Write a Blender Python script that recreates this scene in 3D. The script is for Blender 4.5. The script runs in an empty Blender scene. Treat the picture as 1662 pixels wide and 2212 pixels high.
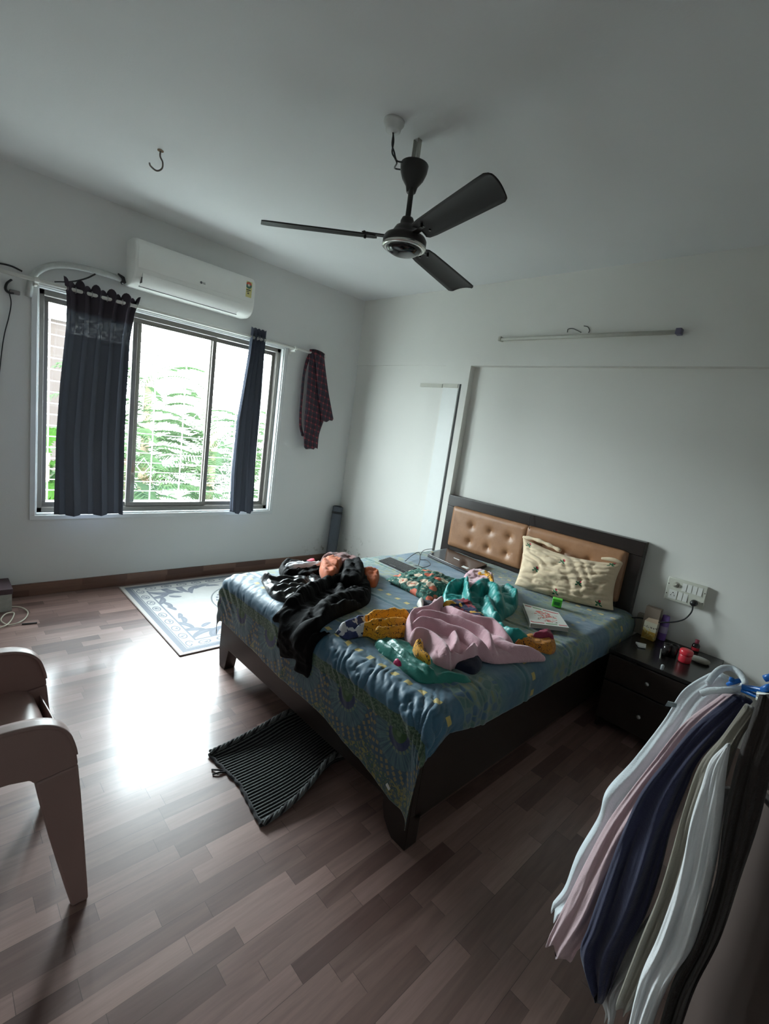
import bpy, bmesh, math, random
import numpy as np
from mathutils import Vector, Matrix
SC = bpy.context.scene
COL = SC.collection
PI = math.pi
rnd = random.Random(7)
# ---------------------------------------------------------------- camera
F = 1018.71
M = np.array([[0.6848915, 0.7153545, 0.1385334], [0.2185842, -0.0203430, -0.9756060], [-0.6950860, 0.6984655, -0.1702979]])
EYE = np.array([0.0, 0.0, 1.6])
X0, Y0, ZC = -4.19, 3.46, 2.927           # window wall, headboard wall, ceiling

def hit(u, v, ax, val):
    """the point of the plane axis=val seen along a sight line"""
    d = M.T @ np.array([u - 831, v - 1106, F]); t = (val - EYE[ax]) / d[ax]
    return EYE + t * d
def hz(u, v, z): return hit(u, v, 2, z)
def hy(u, v, y): return hit(u, v, 1, y)
def hx(u, v, x): return hit(u, v, 0, x)

cd = bpy.data.cameras.new('camera'); cam = bpy.data.objects.new('camera', cd); COL.objects.link(cam)
cd.sensor_fit = 'VERTICAL'; cd.sensor_height = 24.0; cd.lens = F / 2212 * 24.0; cd.clip_start = .02; cd.clip_end = 200
mw = Matrix.Identity(4)
for i in range(3):
    mw[i][0] = M[0][i]; mw[i][1] = -M[1][i]; mw[i][2] = -M[2][i]; mw[i][3] = EYE[i]
cam.matrix_world = mw
SC.camera = cam
# ---------------------------------------------------------------- noise in numpy
def vnoise(x, y, seed=0):
    x = np.asarray(x, float); y = np.asarray(y, float)
    xi = np.floor(x).astype(np.int64); yi = np.floor(y).astype(np.int64)
    fx = x - xi; fy = y - yi; fx = fx * fx * (3 - 2 * fx); fy = fy * fy * (3 - 2 * fy)
    def h(a, b):
        n = (a * 374761393 + b * 668265263 + seed * 974711) & 0x7fffffff
        n = ((n ^ (n >> 13)) * 1274126177) & 0x7fffffff
        return ((n ^ (n >> 16)) & 0xffff) / 65535.0
    return (h(xi, yi) * (1 - fx) + h(xi + 1, yi) * fx) * (1 - fy) + (h(xi, yi + 1) * (1 - fx) + h(xi + 1, yi + 1) * fx) * fy
def fbm(x, y, seed=0, o=4):
    s = 0; a = .5
    for i in range(o):
        s = s + a * vnoise(x, y, seed + i * 17); x = x * 2.03; y = y * 2.03; a *= .5
    return s
# ---------------------------------------------------------------- node expressions
class V:
    def __init__(s, n, k): s.n = n; s.k = k
    def __add__(s, o): return s.n.m('ADD', s, o)
    __radd__ = __add__
    def __sub__(s, o): return s.n.m('SUBTRACT', s, o)
    def __rsub__(s, o): return s.n.m('SUBTRACT', o, s)
    def __mul__(s, o): return s.n.m('MULTIPLY', s, o)
    __rmul__ = __mul__
    def __truediv__(s, o): return s.n.m('DIVIDE', s, o)
    def lt(s, o): return s.n.m('LESS_THAN', s, o)
    def gt(s, o): return s.n.m('GREATER_THAN', s, o)
    def floor(s): return s.n.m('FLOOR', s)
    def frac(s): return s.n.m('FRACT', s)
    def abs(s): return s.n.m('ABSOLUTE', s)
    def sin(s): return s.n.m('SINE', s)
    def sqrt(s): return s.n.m('SQRT', s)
    def max(s, o): return s.n.m('MAXIMUM', s, o)
    def min(s, o): return s.n.m('MINIMUM', s, o)
    def atan2(s, o): return s.n.m('ARCTAN2', s, o)
    def band(s, a, b): return s.gt(a) * s.lt(b)
class NG:
    def __init__(s, name):
        s.mat = bpy.data.materials.new(name); s.mat.use_nodes = True
        s.t = s.mat.node_tree; s.bsdf = s.t.nodes['Principled BSDF']
    def set(s, sock, v):
        if isinstance(v, V): s.t.links.new(v.k, sock)
        elif isinstance(v, (tuple, list)) and len(v) == 3 and sock.type == 'RGBA': sock.default_value = (*v, 1)
        else: sock.default_value = v
    def node(s, t, **kw):
        n = s.t.nodes.new(t)
        for k, v in kw.items(): setattr(n, k, v)
        return n
    def m(s, op, *a):
        n = s.node('ShaderNodeMath', operation=op)
        for i, v in enumerate(a): s.set(n.inputs[i], v)
        return V(s, n.outputs[0])
    def coord(s, kind='Object'):
        n = s.node('ShaderNodeTexCoord'); return V(s, n.outputs[kind])
    def pos(s):
        n = s.node('ShaderNodeNewGeometry'); return V(s, n.outputs['Position'])
    def xyz(s, v):
        n = s.node('ShaderNodeSeparateXYZ'); s.t.links.new(v.k, n.inputs[0]); return [V(s, o) for o in n.outputs]
    def vec(s, x, y, z=0.0):
        n = s.node('ShaderNodeCombineXYZ')
        for i, v in enumerate((x, y, z)): s.set(n.inputs[i], v)
        return V(s, n.outputs[0])
    def noise(s, v, scale=5, detail=3, rough=.5, dist=0):
        n = s.node('ShaderNodeTexNoise'); s.t.links.new(v.k, n.inputs['Vector'])
        n.inputs['Scale'].default_value = scale; n.inputs['Detail'].default_value = detail
        n.inputs['Roughness'].default_value = rough; n.inputs['Distortion'].default_value = dist
        return V(s, n.outputs['Fac'])
    def wnoise(s, v):
        n = s.node('ShaderNodeTexWhiteNoise', noise_dimensions='3D'); s.t.links.new(v.k, n.inputs['Vector']); return V(s, n.outputs['Value'])
    def voro(s, v, scale, out='Distance', feature='F1', rand=1):
        n = s.node('ShaderNodeTexVoronoi', feature=feature); s.t.links.new(v.k, n.inputs['Vector'])
        n.inputs['Scale'].default_value = scale; n.inputs['Randomness'].default_value = rand
        return V(s, n.outputs[out])
    def mix(s, f, a, b):
        n = s.node('ShaderNodeMix', data_type='RGBA')
        s.set(n.inputs[0], f); s.set(n.inputs[6], a); s.set(n.inputs[7], b)
        return V(s, n.outputs[2])
    def ramp(s, f, a, b):
        n = s.node('ShaderNodeMapRange'); n.clamp = True
        s.set(n.inputs[0], f); n.inputs[1].default_value = a; n.inputs[2].default_value = b
        return V(s, n.outputs[0])
    def bump(s, h, strength=.3, dist=.01):
        n = s.node('ShaderNodeBump'); n.inputs['Strength'].default_value = strength; n.inputs['Distance'].default_value = dist
        s.set(n.inputs['Height'], h); s.t.links.new(n.outputs[0], s.bsdf.inputs['Normal'])
    def done(s, col=None, rough=.5, metal=0.0, **kw):
        if col is not None: s.set(s.bsdf.inputs['Base Color'], col)
        s.set(s.bsdf.inputs['Roughness'], rough); s.bsdf.inputs['Metallic'].default_value = metal
        for k, v in kw.items(): s.set(s.bsdf.inputs[k.replace('_', ' ')], v)
        return s.mat
def plain(name, col, rough=.5, metal=0.0, var=.06, scale=12, bump=0, **kw):
    n = NG(name); p = n.coord('Object'); f = n.noise(p, scale, 3)
    c2 = tuple(min(1, c * (1 + var * 2)) for c in col); c1 = tuple(c * (1 - var * 2) for c in col)
    if bump: n.bump(n.noise(p, scale * 12, 3), bump, .004)
    return n.done(n.mix(f, c1, c2), rough, metal, **kw)
def fabric(name, col, rough=.85, weave=500, bump=.25, sheen=.2, var=.1, spec=.25):
    n = NG(name); p = n.coord('Object'); f = n.noise(p, 9, 4)
    c2 = tuple(min(1, c * (1 + var * 2)) for c in col); c1 = tuple(c * (1 - var * 2) for c in col)
    n.bump(n.noise(p, weave, 2) + n.noise(p, 60, 3) * 1.5, bump, .003)
    return n.done(n.mix(f, c1, c2), rough, 0, Sheen_Weight=sheen, Specular_IOR_Level=spec)
# ---------------------------------------------------------------- mesh builders
class MB:
    def __init__(s): s.v = []; s.f = []; s.mi = []; s.uv = None
    def add(s, vs, fs, mi=0):
        o = len(s.v); s.v += [tuple(float(c) for c in p) for p in vs]
        s.f += [tuple(i + o for i in f) for f in fs]; s.mi += [mi] * len(fs); return s
    def box(s, x0, x1, y0, y1, z0, z1, mi=0):
        vs = [(x, y, z) for x in (x0, x1) for y in (y0, y1) for z in (z0, z1)]
        return s.add(vs, [(0, 1, 3, 2), (4, 6, 7, 5), (0, 4, 5, 1), (2, 3, 7, 6), (0, 2, 6, 4), (1, 5, 7, 3)], mi)
    def obox(s, c, ax, ay, az, mi=0):
        """box from centre and three half-axis vectors"""
        c, ax, ay, az = map(np.array, (c, ax, ay, az))
        vs = [c + i * ax + j * ay + k * az for i in (-1, 1) for j in (-1, 1) for k in (-1, 1)]
        return s.add(vs, [(0, 1, 3, 2), (4, 6, 7, 5), (0, 4, 5, 1), (2, 3, 7, 6), (0, 2, 6, 4), (1, 5, 7, 3)], mi)
    def tube(s, pts, r, n=8, mi=0, cap=True):
        pts = [np.array(p, float) for p in pts]; rs = r if isinstance(r, (list, tuple)) else [r] * len(pts)
        vs = []; up = None
        for i, p in enumerate(pts):
            t = pts[min(i + 1, len(pts) - 1)] - pts[max(i - 1, 0)]; t = t / (np.linalg.norm(t) + 1e-12)
            if up is None:
                a = np.array([0, 0, 1.]) if abs(t[2]) < .9 else np.array([1., 0, 0]); up = np.cross(t, a)
            up = up - t * (up @ t); up /= np.linalg.norm(up) + 1e-12; w = np.cross(t, up)
            for k in range(n):
                a = 2 * PI * k / n; vs.append(p + rs[i] * (math.cos(a) * up + math.sin(a) * w))
        fs = [(i * n + k, i * n + (k + 1) % n, (i + 1) * n + (k + 1) % n, (i + 1) * n + k) for i in range(len(pts) - 1) for k in range(n)]
        if cap: fs += [tuple(range(n))[::-1], tuple((len(pts) - 1) * n + k for k in range(n))]
        return s.add(vs, fs, mi)
    def lathe(s, c, prof, n=28, axis=2, mi=0):
        """prof: (radius, height) list"""
        c = np.array(c, float); vs = []
        for r, h in prof:
            for k in range(n):
                a = 2 * PI * k / n; q = [r * math.cos(a), r * math.sin(a)]; q.insert(axis, h); vs.append(c + np.array(q))
        fs = [(i * n + k, i * n + (k + 1) % n, (i + 1) * n + (k + 1) % n, (i + 1) * n + k) for i in range(len(prof) - 1) for k in range(n)]
        fs += [tuple(range(n))[::-1], tuple((len(prof) - 1) * n + k for k in range(n))]
        return s.add(vs, fs, mi)
    def prism(s, poly, d, mi=0):
        """poly: 3-D outline; d: extrusion vector"""
        poly = [np.array(p, float) for p in poly]; d = np.array(d, float); n = len(poly)
        vs = poly + [p + d for p in poly]
        fs = [tuple(range(n))[::-1], tuple(range(n, 2 * n))] + [(i, (i + 1) % n, (i + 1) % n + n, i + n) for i in range(n)]
        return s.add(vs, fs, mi)
    def grid(s, P, mi=0, uv=None, wrapu=False):
        P = np.asarray(P, float); a, b = P.shape[:2]; bb = b if wrapu else b - 1
        fs = [(i * b + j, i * b + (j + 1) % b, (i + 1) * b + (j + 1) % b, (i + 1) * b + j) for i in range(a - 1) for j in range(bb)]
        if uv is not None: s.uv = np.asarray(uv, float).reshape(-1, 2)
        o = len(s.v); s.v += [tuple(p) for p in P.reshape(-1, 3).tolist()]
        s.f += [tuple(i + o for i in f) for f in fs] if o else fs; s.mi += [mi] * len(fs); return s
WL = {}
def build(name, mb, mats, parent=None, smooth=False, bevel=0, solid=0, sub=0, flip=False, label=None):
    if not isinstance(mats, (list, tuple)): mats = [mats]
    v = np.array(mb.v)
    if parent is None:
        lo, hi = v.min(0), v.max(0); org = np.array([(lo[0] + hi[0]) / 2, (lo[1] + hi[1]) / 2, lo[2]])
        rel = org
    else:
        org = WL[parent.name]; rel = np.zeros(3)
    me = bpy.data.meshes.new(name); me.from_pydata((v - org).tolist(), [], mb.f)
    for m in mats: me.materials.append(m)
    me.polygons.foreach_set('material_index', mb.mi)
    bm = bmesh.new(); bm.from_mesh(me)
    if mb.uv is None: bmesh.ops.recalc_face_normals(bm, faces=bm.faces)
    bm.to_mesh(me); bm.free()
    if mb.uv is not None:
        uvl = me.uv_layers.new(name='UVMap'); idx = np.zeros(len(me.loops), int); me.loops.foreach_get('vertex_index', idx)
        uvl.data.foreach_set('uv', mb.uv[idx].ravel())
    if smooth: me.polygons.foreach_set('use_smooth', [True] * len(me.polygons))
    o = bpy.data.objects.new(name, me); COL.objects.link(o)
    if parent is not None: o.parent = parent
    o.location = rel; WL[o.name] = org
    if solid:
        q = o.modifiers.new('thickness', 'SOLIDIFY'); q.thickness = abs(solid); q.offset = -1 if solid > 0 else 1
    if bevel:
        q = o.modifiers.new('bevel', 'BEVEL'); q.width = bevel; q.segments = 3; q.limit_method = 'ANGLE'; q.angle_limit = .6
        q.harden_normals = False
        me.polygons.foreach_set('use_smooth', [True] * len(me.polygons))
        if hasattr(me, 'set_sharp_from_angle'): me.set_sharp_from_angle(angle=.7)
    if sub:
        q = o.modifiers.new('subdivision', 'SUBSURF'); q.levels = sub; q.render_levels = sub
    if label: o['label'] = label
    return o
def thing(name, label, cat, loc=(0, 0, 0), group=None):
    o = bpy.data.objects.new(name, None); COL.objects.link(o); o.location = loc; o.empty_display_size = .05
    WL[o.name] = np.array(loc, float); o['label'] = label; o['category'] = cat
    if group: o['group'] = group
    return o
def tag(o, label, cat, group=None):
    o['label'] = label; o['category'] = cat
    if group: o['group'] = group
    return o
def structure(o): o['kind'] = 'structure'; return o
def spline(pts, n=8):
    """Catmull-Rom through the points"""
    P = [np.array(p, float) for p in pts]; P = [2 * P[0] - P[1]] + P + [2 * P[-1] - P[-2]]; out = []
    for i in range(1, len(P) - 2):
        for k in range(n):
            t = k / n
            out.append(.5 * (2 * P[i] + (P[i + 1] - P[i - 1]) * t + (2 * P[i - 1] - 5 * P[i] + 4 * P[i + 1] - P[i + 2]) * t * t + (3 * P[i] - P[i - 1] - 3 * P[i + 1] + P[i + 2]) * t ** 3))
    out.append(P[-2]); return out
# ---------------------------------------------------------------- materials of the room
def wall_mat(name, col, stain=True):
    n = NG(name); p = n.pos(); x, y, z = n.xyz(p)
    c = n.mix(n.noise(p, 1.5, 4), tuple(k * .96 for k in col), tuple(min(1, k * 1.03) for k in col))
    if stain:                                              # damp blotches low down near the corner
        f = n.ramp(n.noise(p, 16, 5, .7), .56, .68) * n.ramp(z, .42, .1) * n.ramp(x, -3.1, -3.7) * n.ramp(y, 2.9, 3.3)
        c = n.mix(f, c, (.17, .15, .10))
    n.bump(n.noise(p, 90, 4, .6), .12, .004)
    return n.done(c, .82, 0, Specular_IOR_Level=.25)
M_wall = wall_mat('painted_wall', (.72, .725, .715))
M_ceil = wall_mat('painted_ceiling', (.74, .75, .75), False)
M_white = plain('white_paint', (.70, .71, .69), .5, var=.02)
M_marble = plain('white_marble_sill', (.72, .74, .74), .25, var=.05, scale=6)
M_alu = plain('grey_brown_aluminium', (.20, .185, .165), .4, .2, var=.05)
M_black = plain('black_plastic', (.012, .012, .014), .4)
M_metal = plain('steel', (.45, .45, .45), .3, 1.0)
M_wplast = plain('white_plastic', (.72, .72, .68), .3, var=.02)

def floor_mat():
    n = NG('laminate_floor'); p = n.pos(); x, y, z = n.xyz(p)
    w = .066; L = .36
    row = (x / w + 200.3).floor(); off = n.wnoise(n.vec(row, 3.0, 1.0)) * 7.3
    cy = (y / L + off); col = cy.floor(); r = n.wnoise(n.vec(row, col, 2.0)); r2 = n.wnoise(n.vec(row, col, 9.0))
    grain = n.noise(n.vec(x * 60, y * 4 + r * 30, r * 10), 1.0, 5, .65)
    g2 = n.noise(n.vec(x * 14, y * 1.6 + r2 * 17, r2 * 5), 1.0, 3, .6, .8)
    a = n.mix(r, (.095, .048, .042), (.40, .255, .222))
    a = n.mix(r2 * .45, a, (.20, .125, .105))
    a = n.mix(n.ramp(grain, .35, .75) * .38, a, (.055, .030, .024))
    a = n.mix(n.ramp(g2, .5, .8) * .35, a, (.36, .235, .20))
    brow = (x / (w * 3) + 200.1).floor()
    e1 = ((x / (w * 3) + 200.1).frac() - .5).abs().gt(.4955)
    e2 = (cy.frac() - .5).abs().gt(.4975)
    a = n.mix(e1.max(e2) * .6, a, (.03, .018, .014))
    n.bump(grain * .3 + n.noise(p, 35, 3) * .5, .05, .002)
    rough = n.ramp(n.noise(p, 4, 4), .3, .7) * .08 + .34 + n.ramp(grain, .3, .8) * .05
    return n.done(a, rough, 0, Specular_IOR_Level=.5, Coat_Weight=.30, Coat_Roughness=.15)
M_floor = floor_mat()
def skirt_mat():
    n = NG('laminate_skirting'); p = n.pos(); x, y, z = n.xyz(p); q = x + y
    row = (z / .05).floor(); cy = q / .33 + n.wnoise(n.vec(row, 4.0, 1.0)) * 5; r = n.wnoise(n.vec(row, cy.floor(), 2.0))
    g = n.noise(n.vec(q * 4 + r * 20, z * 90, r * 9), 1.0, 4, .6)
    return n.done(n.mix(n.ramp(g, .3, .8) * .4, n.mix(r, (.13, .062, .045), (.26, .145, .105)), (.08, .035, .025)), .4)
M_skirt = skirt_mat()
def dark_wood(name, a=(.012, .008, .007), b=(.024, .015, .012), rough=.32):
    n = NG(name); p = n.coord('Object'); x, y, z = n.xyz(p)
    g = n.noise(n.vec(x * 3, y * 3, z * 30), 2.0, 4, .6)
    return n.done(n.mix(g, a, b), rough, 0, Specular_IOR_Level=.45)
M_dwood = dark_wood('dark_wenge_wood')

# ---------------------------------------------------------------- room shell
XR, YF = 0.95, -1.45
structure(build('floor', MB().box(X0 - .12, XR + .1, YF - .1, Y0 + .12, -.1, 0), M_floor))
structure(build('ceiling', MB().box(X0 - .12, XR + .1, YF - .1, Y0 + .12, ZC, ZC + .1), M_ceil))
WY0, WY1, WZ0, WZ1 = .585, 2.535, .625, 2.235       # window opening
WT = .15
m = MB()
m.box(X0 - WT, X0, YF, WY0, 0, ZC); m.box(X0 - WT, X0, WY1, Y0 + .12, 0, ZC)
m.box(X0 - WT, X0, WY0, WY1, 0, WZ0); m.box(X0 - WT, X0, WY0, WY1, WZ1, ZC)
structure(build('wall_left', m, M_wall))
# headboard wall: a beam above, a pilaster with a flush panel door, a deep recess to the right, a shallow one to the left
m = MB()
m.box(X0, XR, Y0 + .07, Y0 + .17, 0, ZC)
m.box(X0, XR, Y0, Y0 + .07, 2.253, ZC)
m.box(-2.915, -2.637, Y0, Y0 + .07, 0, 2.253)
m.box(X0, -2.915, Y0 + .012, Y0 + .07, 0, 2.253)
structure(build('wall_back', m, wall_mat('painted_wall_cream', (.725, .715, .675))))
structure(build('wall_right', MB().box(XR, XR + .1, YF, Y0 + .12, 0, ZC), M_wall))
structure(build('wall_front', MB().box(X0, XR, YF - .1, YF, 0, ZC), M_wall))
structure(build('baseboard_left', MB().box(X0, X0 + .012, YF, Y0 + .01, 0, .098), M_skirt, bevel=.002))
structure(build('baseboard_back', MB().box(X0, -2.70, Y0 - .0, Y0 + .012, 0, .098), M_skirt))
# flush panel door set in the pilaster: thin lipping on top, dark strip painted as the gap's shade at right
m = MB(); m.box(-3.20, -2.925, Y0 - .004, Y0 + .011, 2.055, 2.088); m.box(-2.915, -2.742, Y0 - .006, Y0, 2.057, 2.092)
structure(build('trim_1', m, plain('aged_cream_lipping', (.50, .49, .43), .6)))
structure(build('trim_2', MB().box(-2.728, -2.708, Y0 - .002, Y0 + .002, .1, 2.092), plain('gap_shade_black', (.03, .03, .03), .8)))
structure(build('door_1', MB().box(-2.91, -2.735, Y0 - .004, Y0, .1, 2.052), M_white))
SKY = 28.0; GLOW = 3.2; GLOW_DIR = (-1, -.10, .36)
EXPOSURE = 0.0
YB = Y0 + .07                                # the wall inside the recess
# ---------------------------------------------------------------- window
wn = thing('window_1', 'wide sliding window with dark frame', 'window', (X0, (WY0 + WY1) / 2, WZ0)); del wn['label']; del wn['category']; structure(wn)
m = MB(); t = .035; pr = .012
for a in ((WY0 - t, WY1 + t, WZ0 - t, WZ0), (WY0 - t, WY1 + t, WZ1, WZ1 + t), (WY0 - t, WY0, WZ0, WZ1), (WY1, WY1 + t, WZ0, WZ1)):
    m.box(X0 - .001, X0 + pr, *a)
for a in ((WY0, WY1, WZ0 - .0, WZ0 + .012), (WY0, WY1, WZ1 - .01, WZ1), (WY0, WY0 + .01, WZ0, WZ1), (WY1 - .012, WY1, WZ0, WZ1)):
    m.box(X0 - .12, X0, *a)
build('window_surround', m, M_marble, wn, bevel=.003)
FX = X0 - .075                                # frame plane
m = MB(); fw = .035
for a in ((WY0 + .01, WY1 - .012, WZ0 + .012, WZ0 + .012 + fw), (WY0 + .01, WY1 - .012, WZ1 - .01 - fw, WZ1 - .01), (WY0 + .01, WY0 + .01 + fw, WZ0, WZ1), (WY1 - .012 - fw, WY1 - .012, WZ0, WZ1)):
    m.box(FX - .03, FX + .03, *a)
for k in (-.012, .012):                       # sliding tracks
    m.box(FX + k - .002, FX + k + .002, WY0 + .04, WY1 - .04, WZ0 + .045, WZ0 + .055)
build('window_frame', m, M_alu, wn, bevel=.002)
gn = NG('clear_window_glass'); gn.t.nodes.remove(gn.bsdf)
gt = gn.node('ShaderNodeBsdfTransparent'); gg = gn.node('ShaderNodeBsdfGlossy'); gg.inputs['Roughness'].default_value = .05
gt.inputs[0].default_value = (.97, .985, .97, 1)
fr = gn.node('ShaderNodeFresnel'); fr.inputs[0].default_value = 1.45; mx = gn.node('ShaderNodeMixShader')
mx.inputs[0].default_value = .05; gn.t.nodes.remove(fr); gn.t.links.new(gt.outputs[0], mx.inputs[1]); gn.t.links.new(gg.outputs[0], mx.inputs[2])
gn.t.links.new(mx.outputs[0], gn.t.nodes['Material Output'].inputs[0]); M_glass = gn.mat
Z0, Z1 = WZ0 + .05, WZ1 - .048
def sash(y0, y1, x):
    s = .034; m = MB()
    for a in ((y0, y1, Z0, Z0 + s), (y0, y1, Z1 - s, Z1), (y0, y0 + s, Z0 + s, Z1 - s), (y1 - s, y1, Z0 + s, Z1 - s)): m.box(x - .011, x + .011, *a)
    o = build('sash', m, M_alu, wn, bevel=.002)
    build('glass_pane', MB().box(x - .002, x + .002, y0 + s - .004, y1 - s + .004, Z0 + s - .004, Z1 - s + .004), M_glass, o)
    return o
sash(WY0 + .04, 1.275, FX - .012); sash(1.205, 1.885, FX + .012); sash(1.842, WY1 - .05, FX - .012)
# safety grille outside
m = MB(); gx = X0 - WT - .03
z = .70
while z < 2.2:
    m.tube([(gx, WY0 - .03, z), (gx, WY1 + .03, z)], .0045, 5); z += .083
for k in range(8): m.tube([(gx - .006, WY0 + .10 + k * .25, .62), (gx - .006, WY0 + .10 + k * .25, 2.26)], .005, 5)
for cy, cz in ((1.37, 1.0), (2.12, 1.0), (1.75, 1.5), (1.37, 1.9)):
    q = [(gx, cy, cz + .07), (gx, cy + .055, cz), (gx, cy, cz - .07), (gx, cy - .055, cz)]
    for i in range(4): m.tube([q[i], q[(i + 1) % 4]], .004, 5)
build('window_grille', m, M_white, wn)
structure(build('trim_3', MB().box(X0 - WT - .16, X0 - WT, WY0 - .1, WY1 + .1, .60, .665), M_marble))

# ---------------------------------------------------------------- curtain rod, curtains
RX = X0 + .09; RZ = 2.25
rod = thing('curtain_rod', 'thin white curtain rod on brackets above the window', 'curtain rod', (RX, 1.6, RZ))
build('rod', MB().tube([(RX, .10, RZ), (RX, 2.95, RZ - .004)], .0125, 14), M_wplast, rod, smooth=True)
for y in (.565, 2.60):
    b = MB(); b.box(X0, X0 + .008, y - .012, y + .012, RZ - .055, RZ + .01); b.box(X0, RX, y - .008, y + .008, RZ - .034, RZ - .018)
    b.lathe((RX, y - .012, RZ), [(.0125, 0), (.019, 0), (.019, .024), (.0125, .024)], 16, 1)
    build('bracket', b, M_wplast, rod, bevel=.001)
build('end_cap', MB().lathe((RX, 2.945, RZ - .004), [(.0125, -.01), (.02, -.01), (.02, .01), (.012, .018)], 16, 1), M_wplast, rod, smooth=True)

def curtain_mat(name, top):
    n = NG(name); p = n.pos(); x, y, z = n.xyz(p)
    n.t.nodes.remove(n.bsdf)
    f = n.noise(n.vec(x * 2, y * 60, z * 60), 6, 3)
    c = n.mix(f, (.095, .108, .145), (.14, .155, .20))
    if top:
        hd = n.ramp(z, 2.10, 2.12); c = n.mix(hd, c, (.075, .062, .078))
    d = n.node('ShaderNodeBsdfDiffuse'); n.set(d.inputs[0], c)
    t = n.node('ShaderNodeBsdfTranslucent'); n.set(t.inputs[0], (.15, .15, .15))
    a = n.node('ShaderNodeMixShader'); n.t.links.new(d.outputs[0], a.inputs[1]); n.t.links.new(t.outputs[0], a.inputs[2])
    if top:
        sh = z.band(1.955, 2.10) * n.ramp(n.noise(n.vec(x, y * 30, z * 14), 3, 4, .6), .45, .6)
        n.set(a.inputs[0], .20 + sh * .22)
        tr = n.node('ShaderNodeBsdfTransparent'); b = n.node('ShaderNodeMixShader'); n.set(b.inputs[0], sh * .03)
        n.t.links.new(a.outputs[0], b.inputs[1]); n.t.links.new(tr.outputs[0], b.inputs[2]); a = b
    else: a.inputs[0].default_value = .20
    n.t.links.new(a.outputs[0], n.t.nodes['Material Output'].inputs[0]); return n.mat
def curtain(name, label, rows, folds, seed, top, amp=.032, ztop=2.298):
    """rows: (z, y0, y1) edges from top to bottom"""
    N, K = 90, folds * 14; P = np.zeros((N, K + 1, 3))
    zs = np.array([r[0] for r in rows])[::-1]; a = np.array([r[1] for r in rows])[::-1]; b = np.array([r[2] for r in rows])[::-1]
    for i in range(N):
        v = i / (N - 1); z = rows[0][0] * (1 - v) + rows[-1][0] * v
        y0, y1 = np.interp(z, zs, a), np.interp(z, zs, b)
        s = np.linspace(0, 1, K + 1); ph = s * folds * 2 * PI
        w = (vnoise(s * 6, v * 2.2 + 0 * s, seed) - .5)
        am = amp * (1 - .5 * v) * (1 + .6 * w)
        drift = (vnoise(s * 3, v * 3 + 0 * s, seed + 3) - .5) * 1.4 * v
        P[i, :, 0] = RX + am * np.sin(ph + drift) + .012 * v * np.sin(ph * .5 + seed)
        P[i, :, 1] = y0 + (y1 - y0) * s + .006 * np.sin(2 * ph + drift)
        P[i, :, 2] = z + (.012 * np.cos(ph) if i == 0 else 0) + v ** 6 * .010 * np.sin(ph * .5 + 1)
    # top edge scallops
    for i in range(5): P[i, :, 2] += (1 - i / 5) * .012 * np.cos(np.linspace(0, 1, K + 1) * folds * 4 * PI)
    r = thing(name, label, 'curtain', (RX, (rows[0][1] + rows[0][2]) / 2, rows[-1][0]))
    o = build('curtain_cloth', MB().grid(P), curtain_mat(name + '_fabric', top), r, smooth=True, solid=.0016)
    # stitched hem
    H = P[-3:, :, :].copy(); H[:, :, 0] += .0012
    for k in range(folds * 2):
        s = (k + .5) / (folds * 2); j = int(round(s * K)); yy = P[0, j, 1]
        ring = [(RX + .0 * a, yy + .004 * math.sin(a * 3), RZ + 0) for a in (0,)]
        pts = [(RX + .020 * math.cos(q), yy, RZ + .020 * math.sin(q)) for q in np.linspace(0, 2 * PI, 17)]
        build('eyelet_ring', MB().tube(pts, .0028, 5, cap=False), M_metal, r, smooth=True)
    return r
curtain('curtain', 'wide slate-blue curtain hanging over the left half of the window', [(2.300, .715, 1.205), (2.20, .735, 1.17), (2.0, .735, 1.145), (1.6, .705, 1.135), (1.2, .685, 1.135), (.64, .690, 1.150)], 5, 2, True)
curtain('curtain', 'narrow slate-blue curtain bunched near the right end of the window', [(2.31, 2.125, 2.275), (2.1, 2.115, 2.275), (1.5, 2.06, 2.285), (1.0, 2.055, 2.30), (.63, 2.075, 2.315)], 4, 5, False, amp=.028)

# ---------------------------------------------------------------- air conditioner
AY0, AY1, AZ0, AZ1, AD = 1.12, 2.072, 2.382, 2.708, .215
ac = thing('air_conditioner', 'white split air conditioner mounted on the wall above the window', 'air conditioner', (X0, (AY0 + AY1) / 2, AZ0))
prof = [(0, AZ1), (.14, AZ1), (.18, AZ1 - .008), (.203, AZ1 - .03), (AD, AZ1 - .07), (AD, AZ0 + .115), (AD - .004, AZ0 + .085), (AD - .022, AZ0 + .045), (.165, AZ0 + .016), (.11, AZ0), (0, AZ0)]
M_ac = plain('ac_plastic', (.84, .845, .81), .32, var=.01)
N = 24
def acsec(y, sx=1.0, sz=1.0):
    cz = (AZ0 + AZ1) / 2; return [(X0 + p[0] * sx, y, cz + (p[1] - cz) * sz) for p in prof]
m = MB(); rows = [acsec(AY0, .93, .965), acsec(AY0 + .006, .975, .985), acsec(AY0 + .02), acsec(AY1 - .035), acsec(AY1 - .012, .985, .985), acsec(AY1, .93, .95)]
m.grid(np.array(rows), wrapu=True); k = len(prof); m.f += [tuple(range(k)), tuple(range(5 * k, 6 * k))[::-1]]; m.mi += [0, 0]
build('body', m, M_ac, ac, bevel=.002)
m = MB(); px = X0 + AD
m.prism([(px + .001, AY0 + .02, AZ0 + .118), (px + .005, AY0 + .02, AZ0 + .124), (px + .005, AY0 + .02, AZ1 - .075), (px - .010, AY0 + .02, AZ1 - .032), (px - .03, AY0 + .02, AZ1 - .012), (px - .035, AY0 + .02, AZ1 - .02), (px - .002, AY0 + .02, AZ1 - .08)], (0, AY1 - AY0 - .04, 0))
build('front_panel', m, M_ac, ac, bevel=.002)
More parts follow.
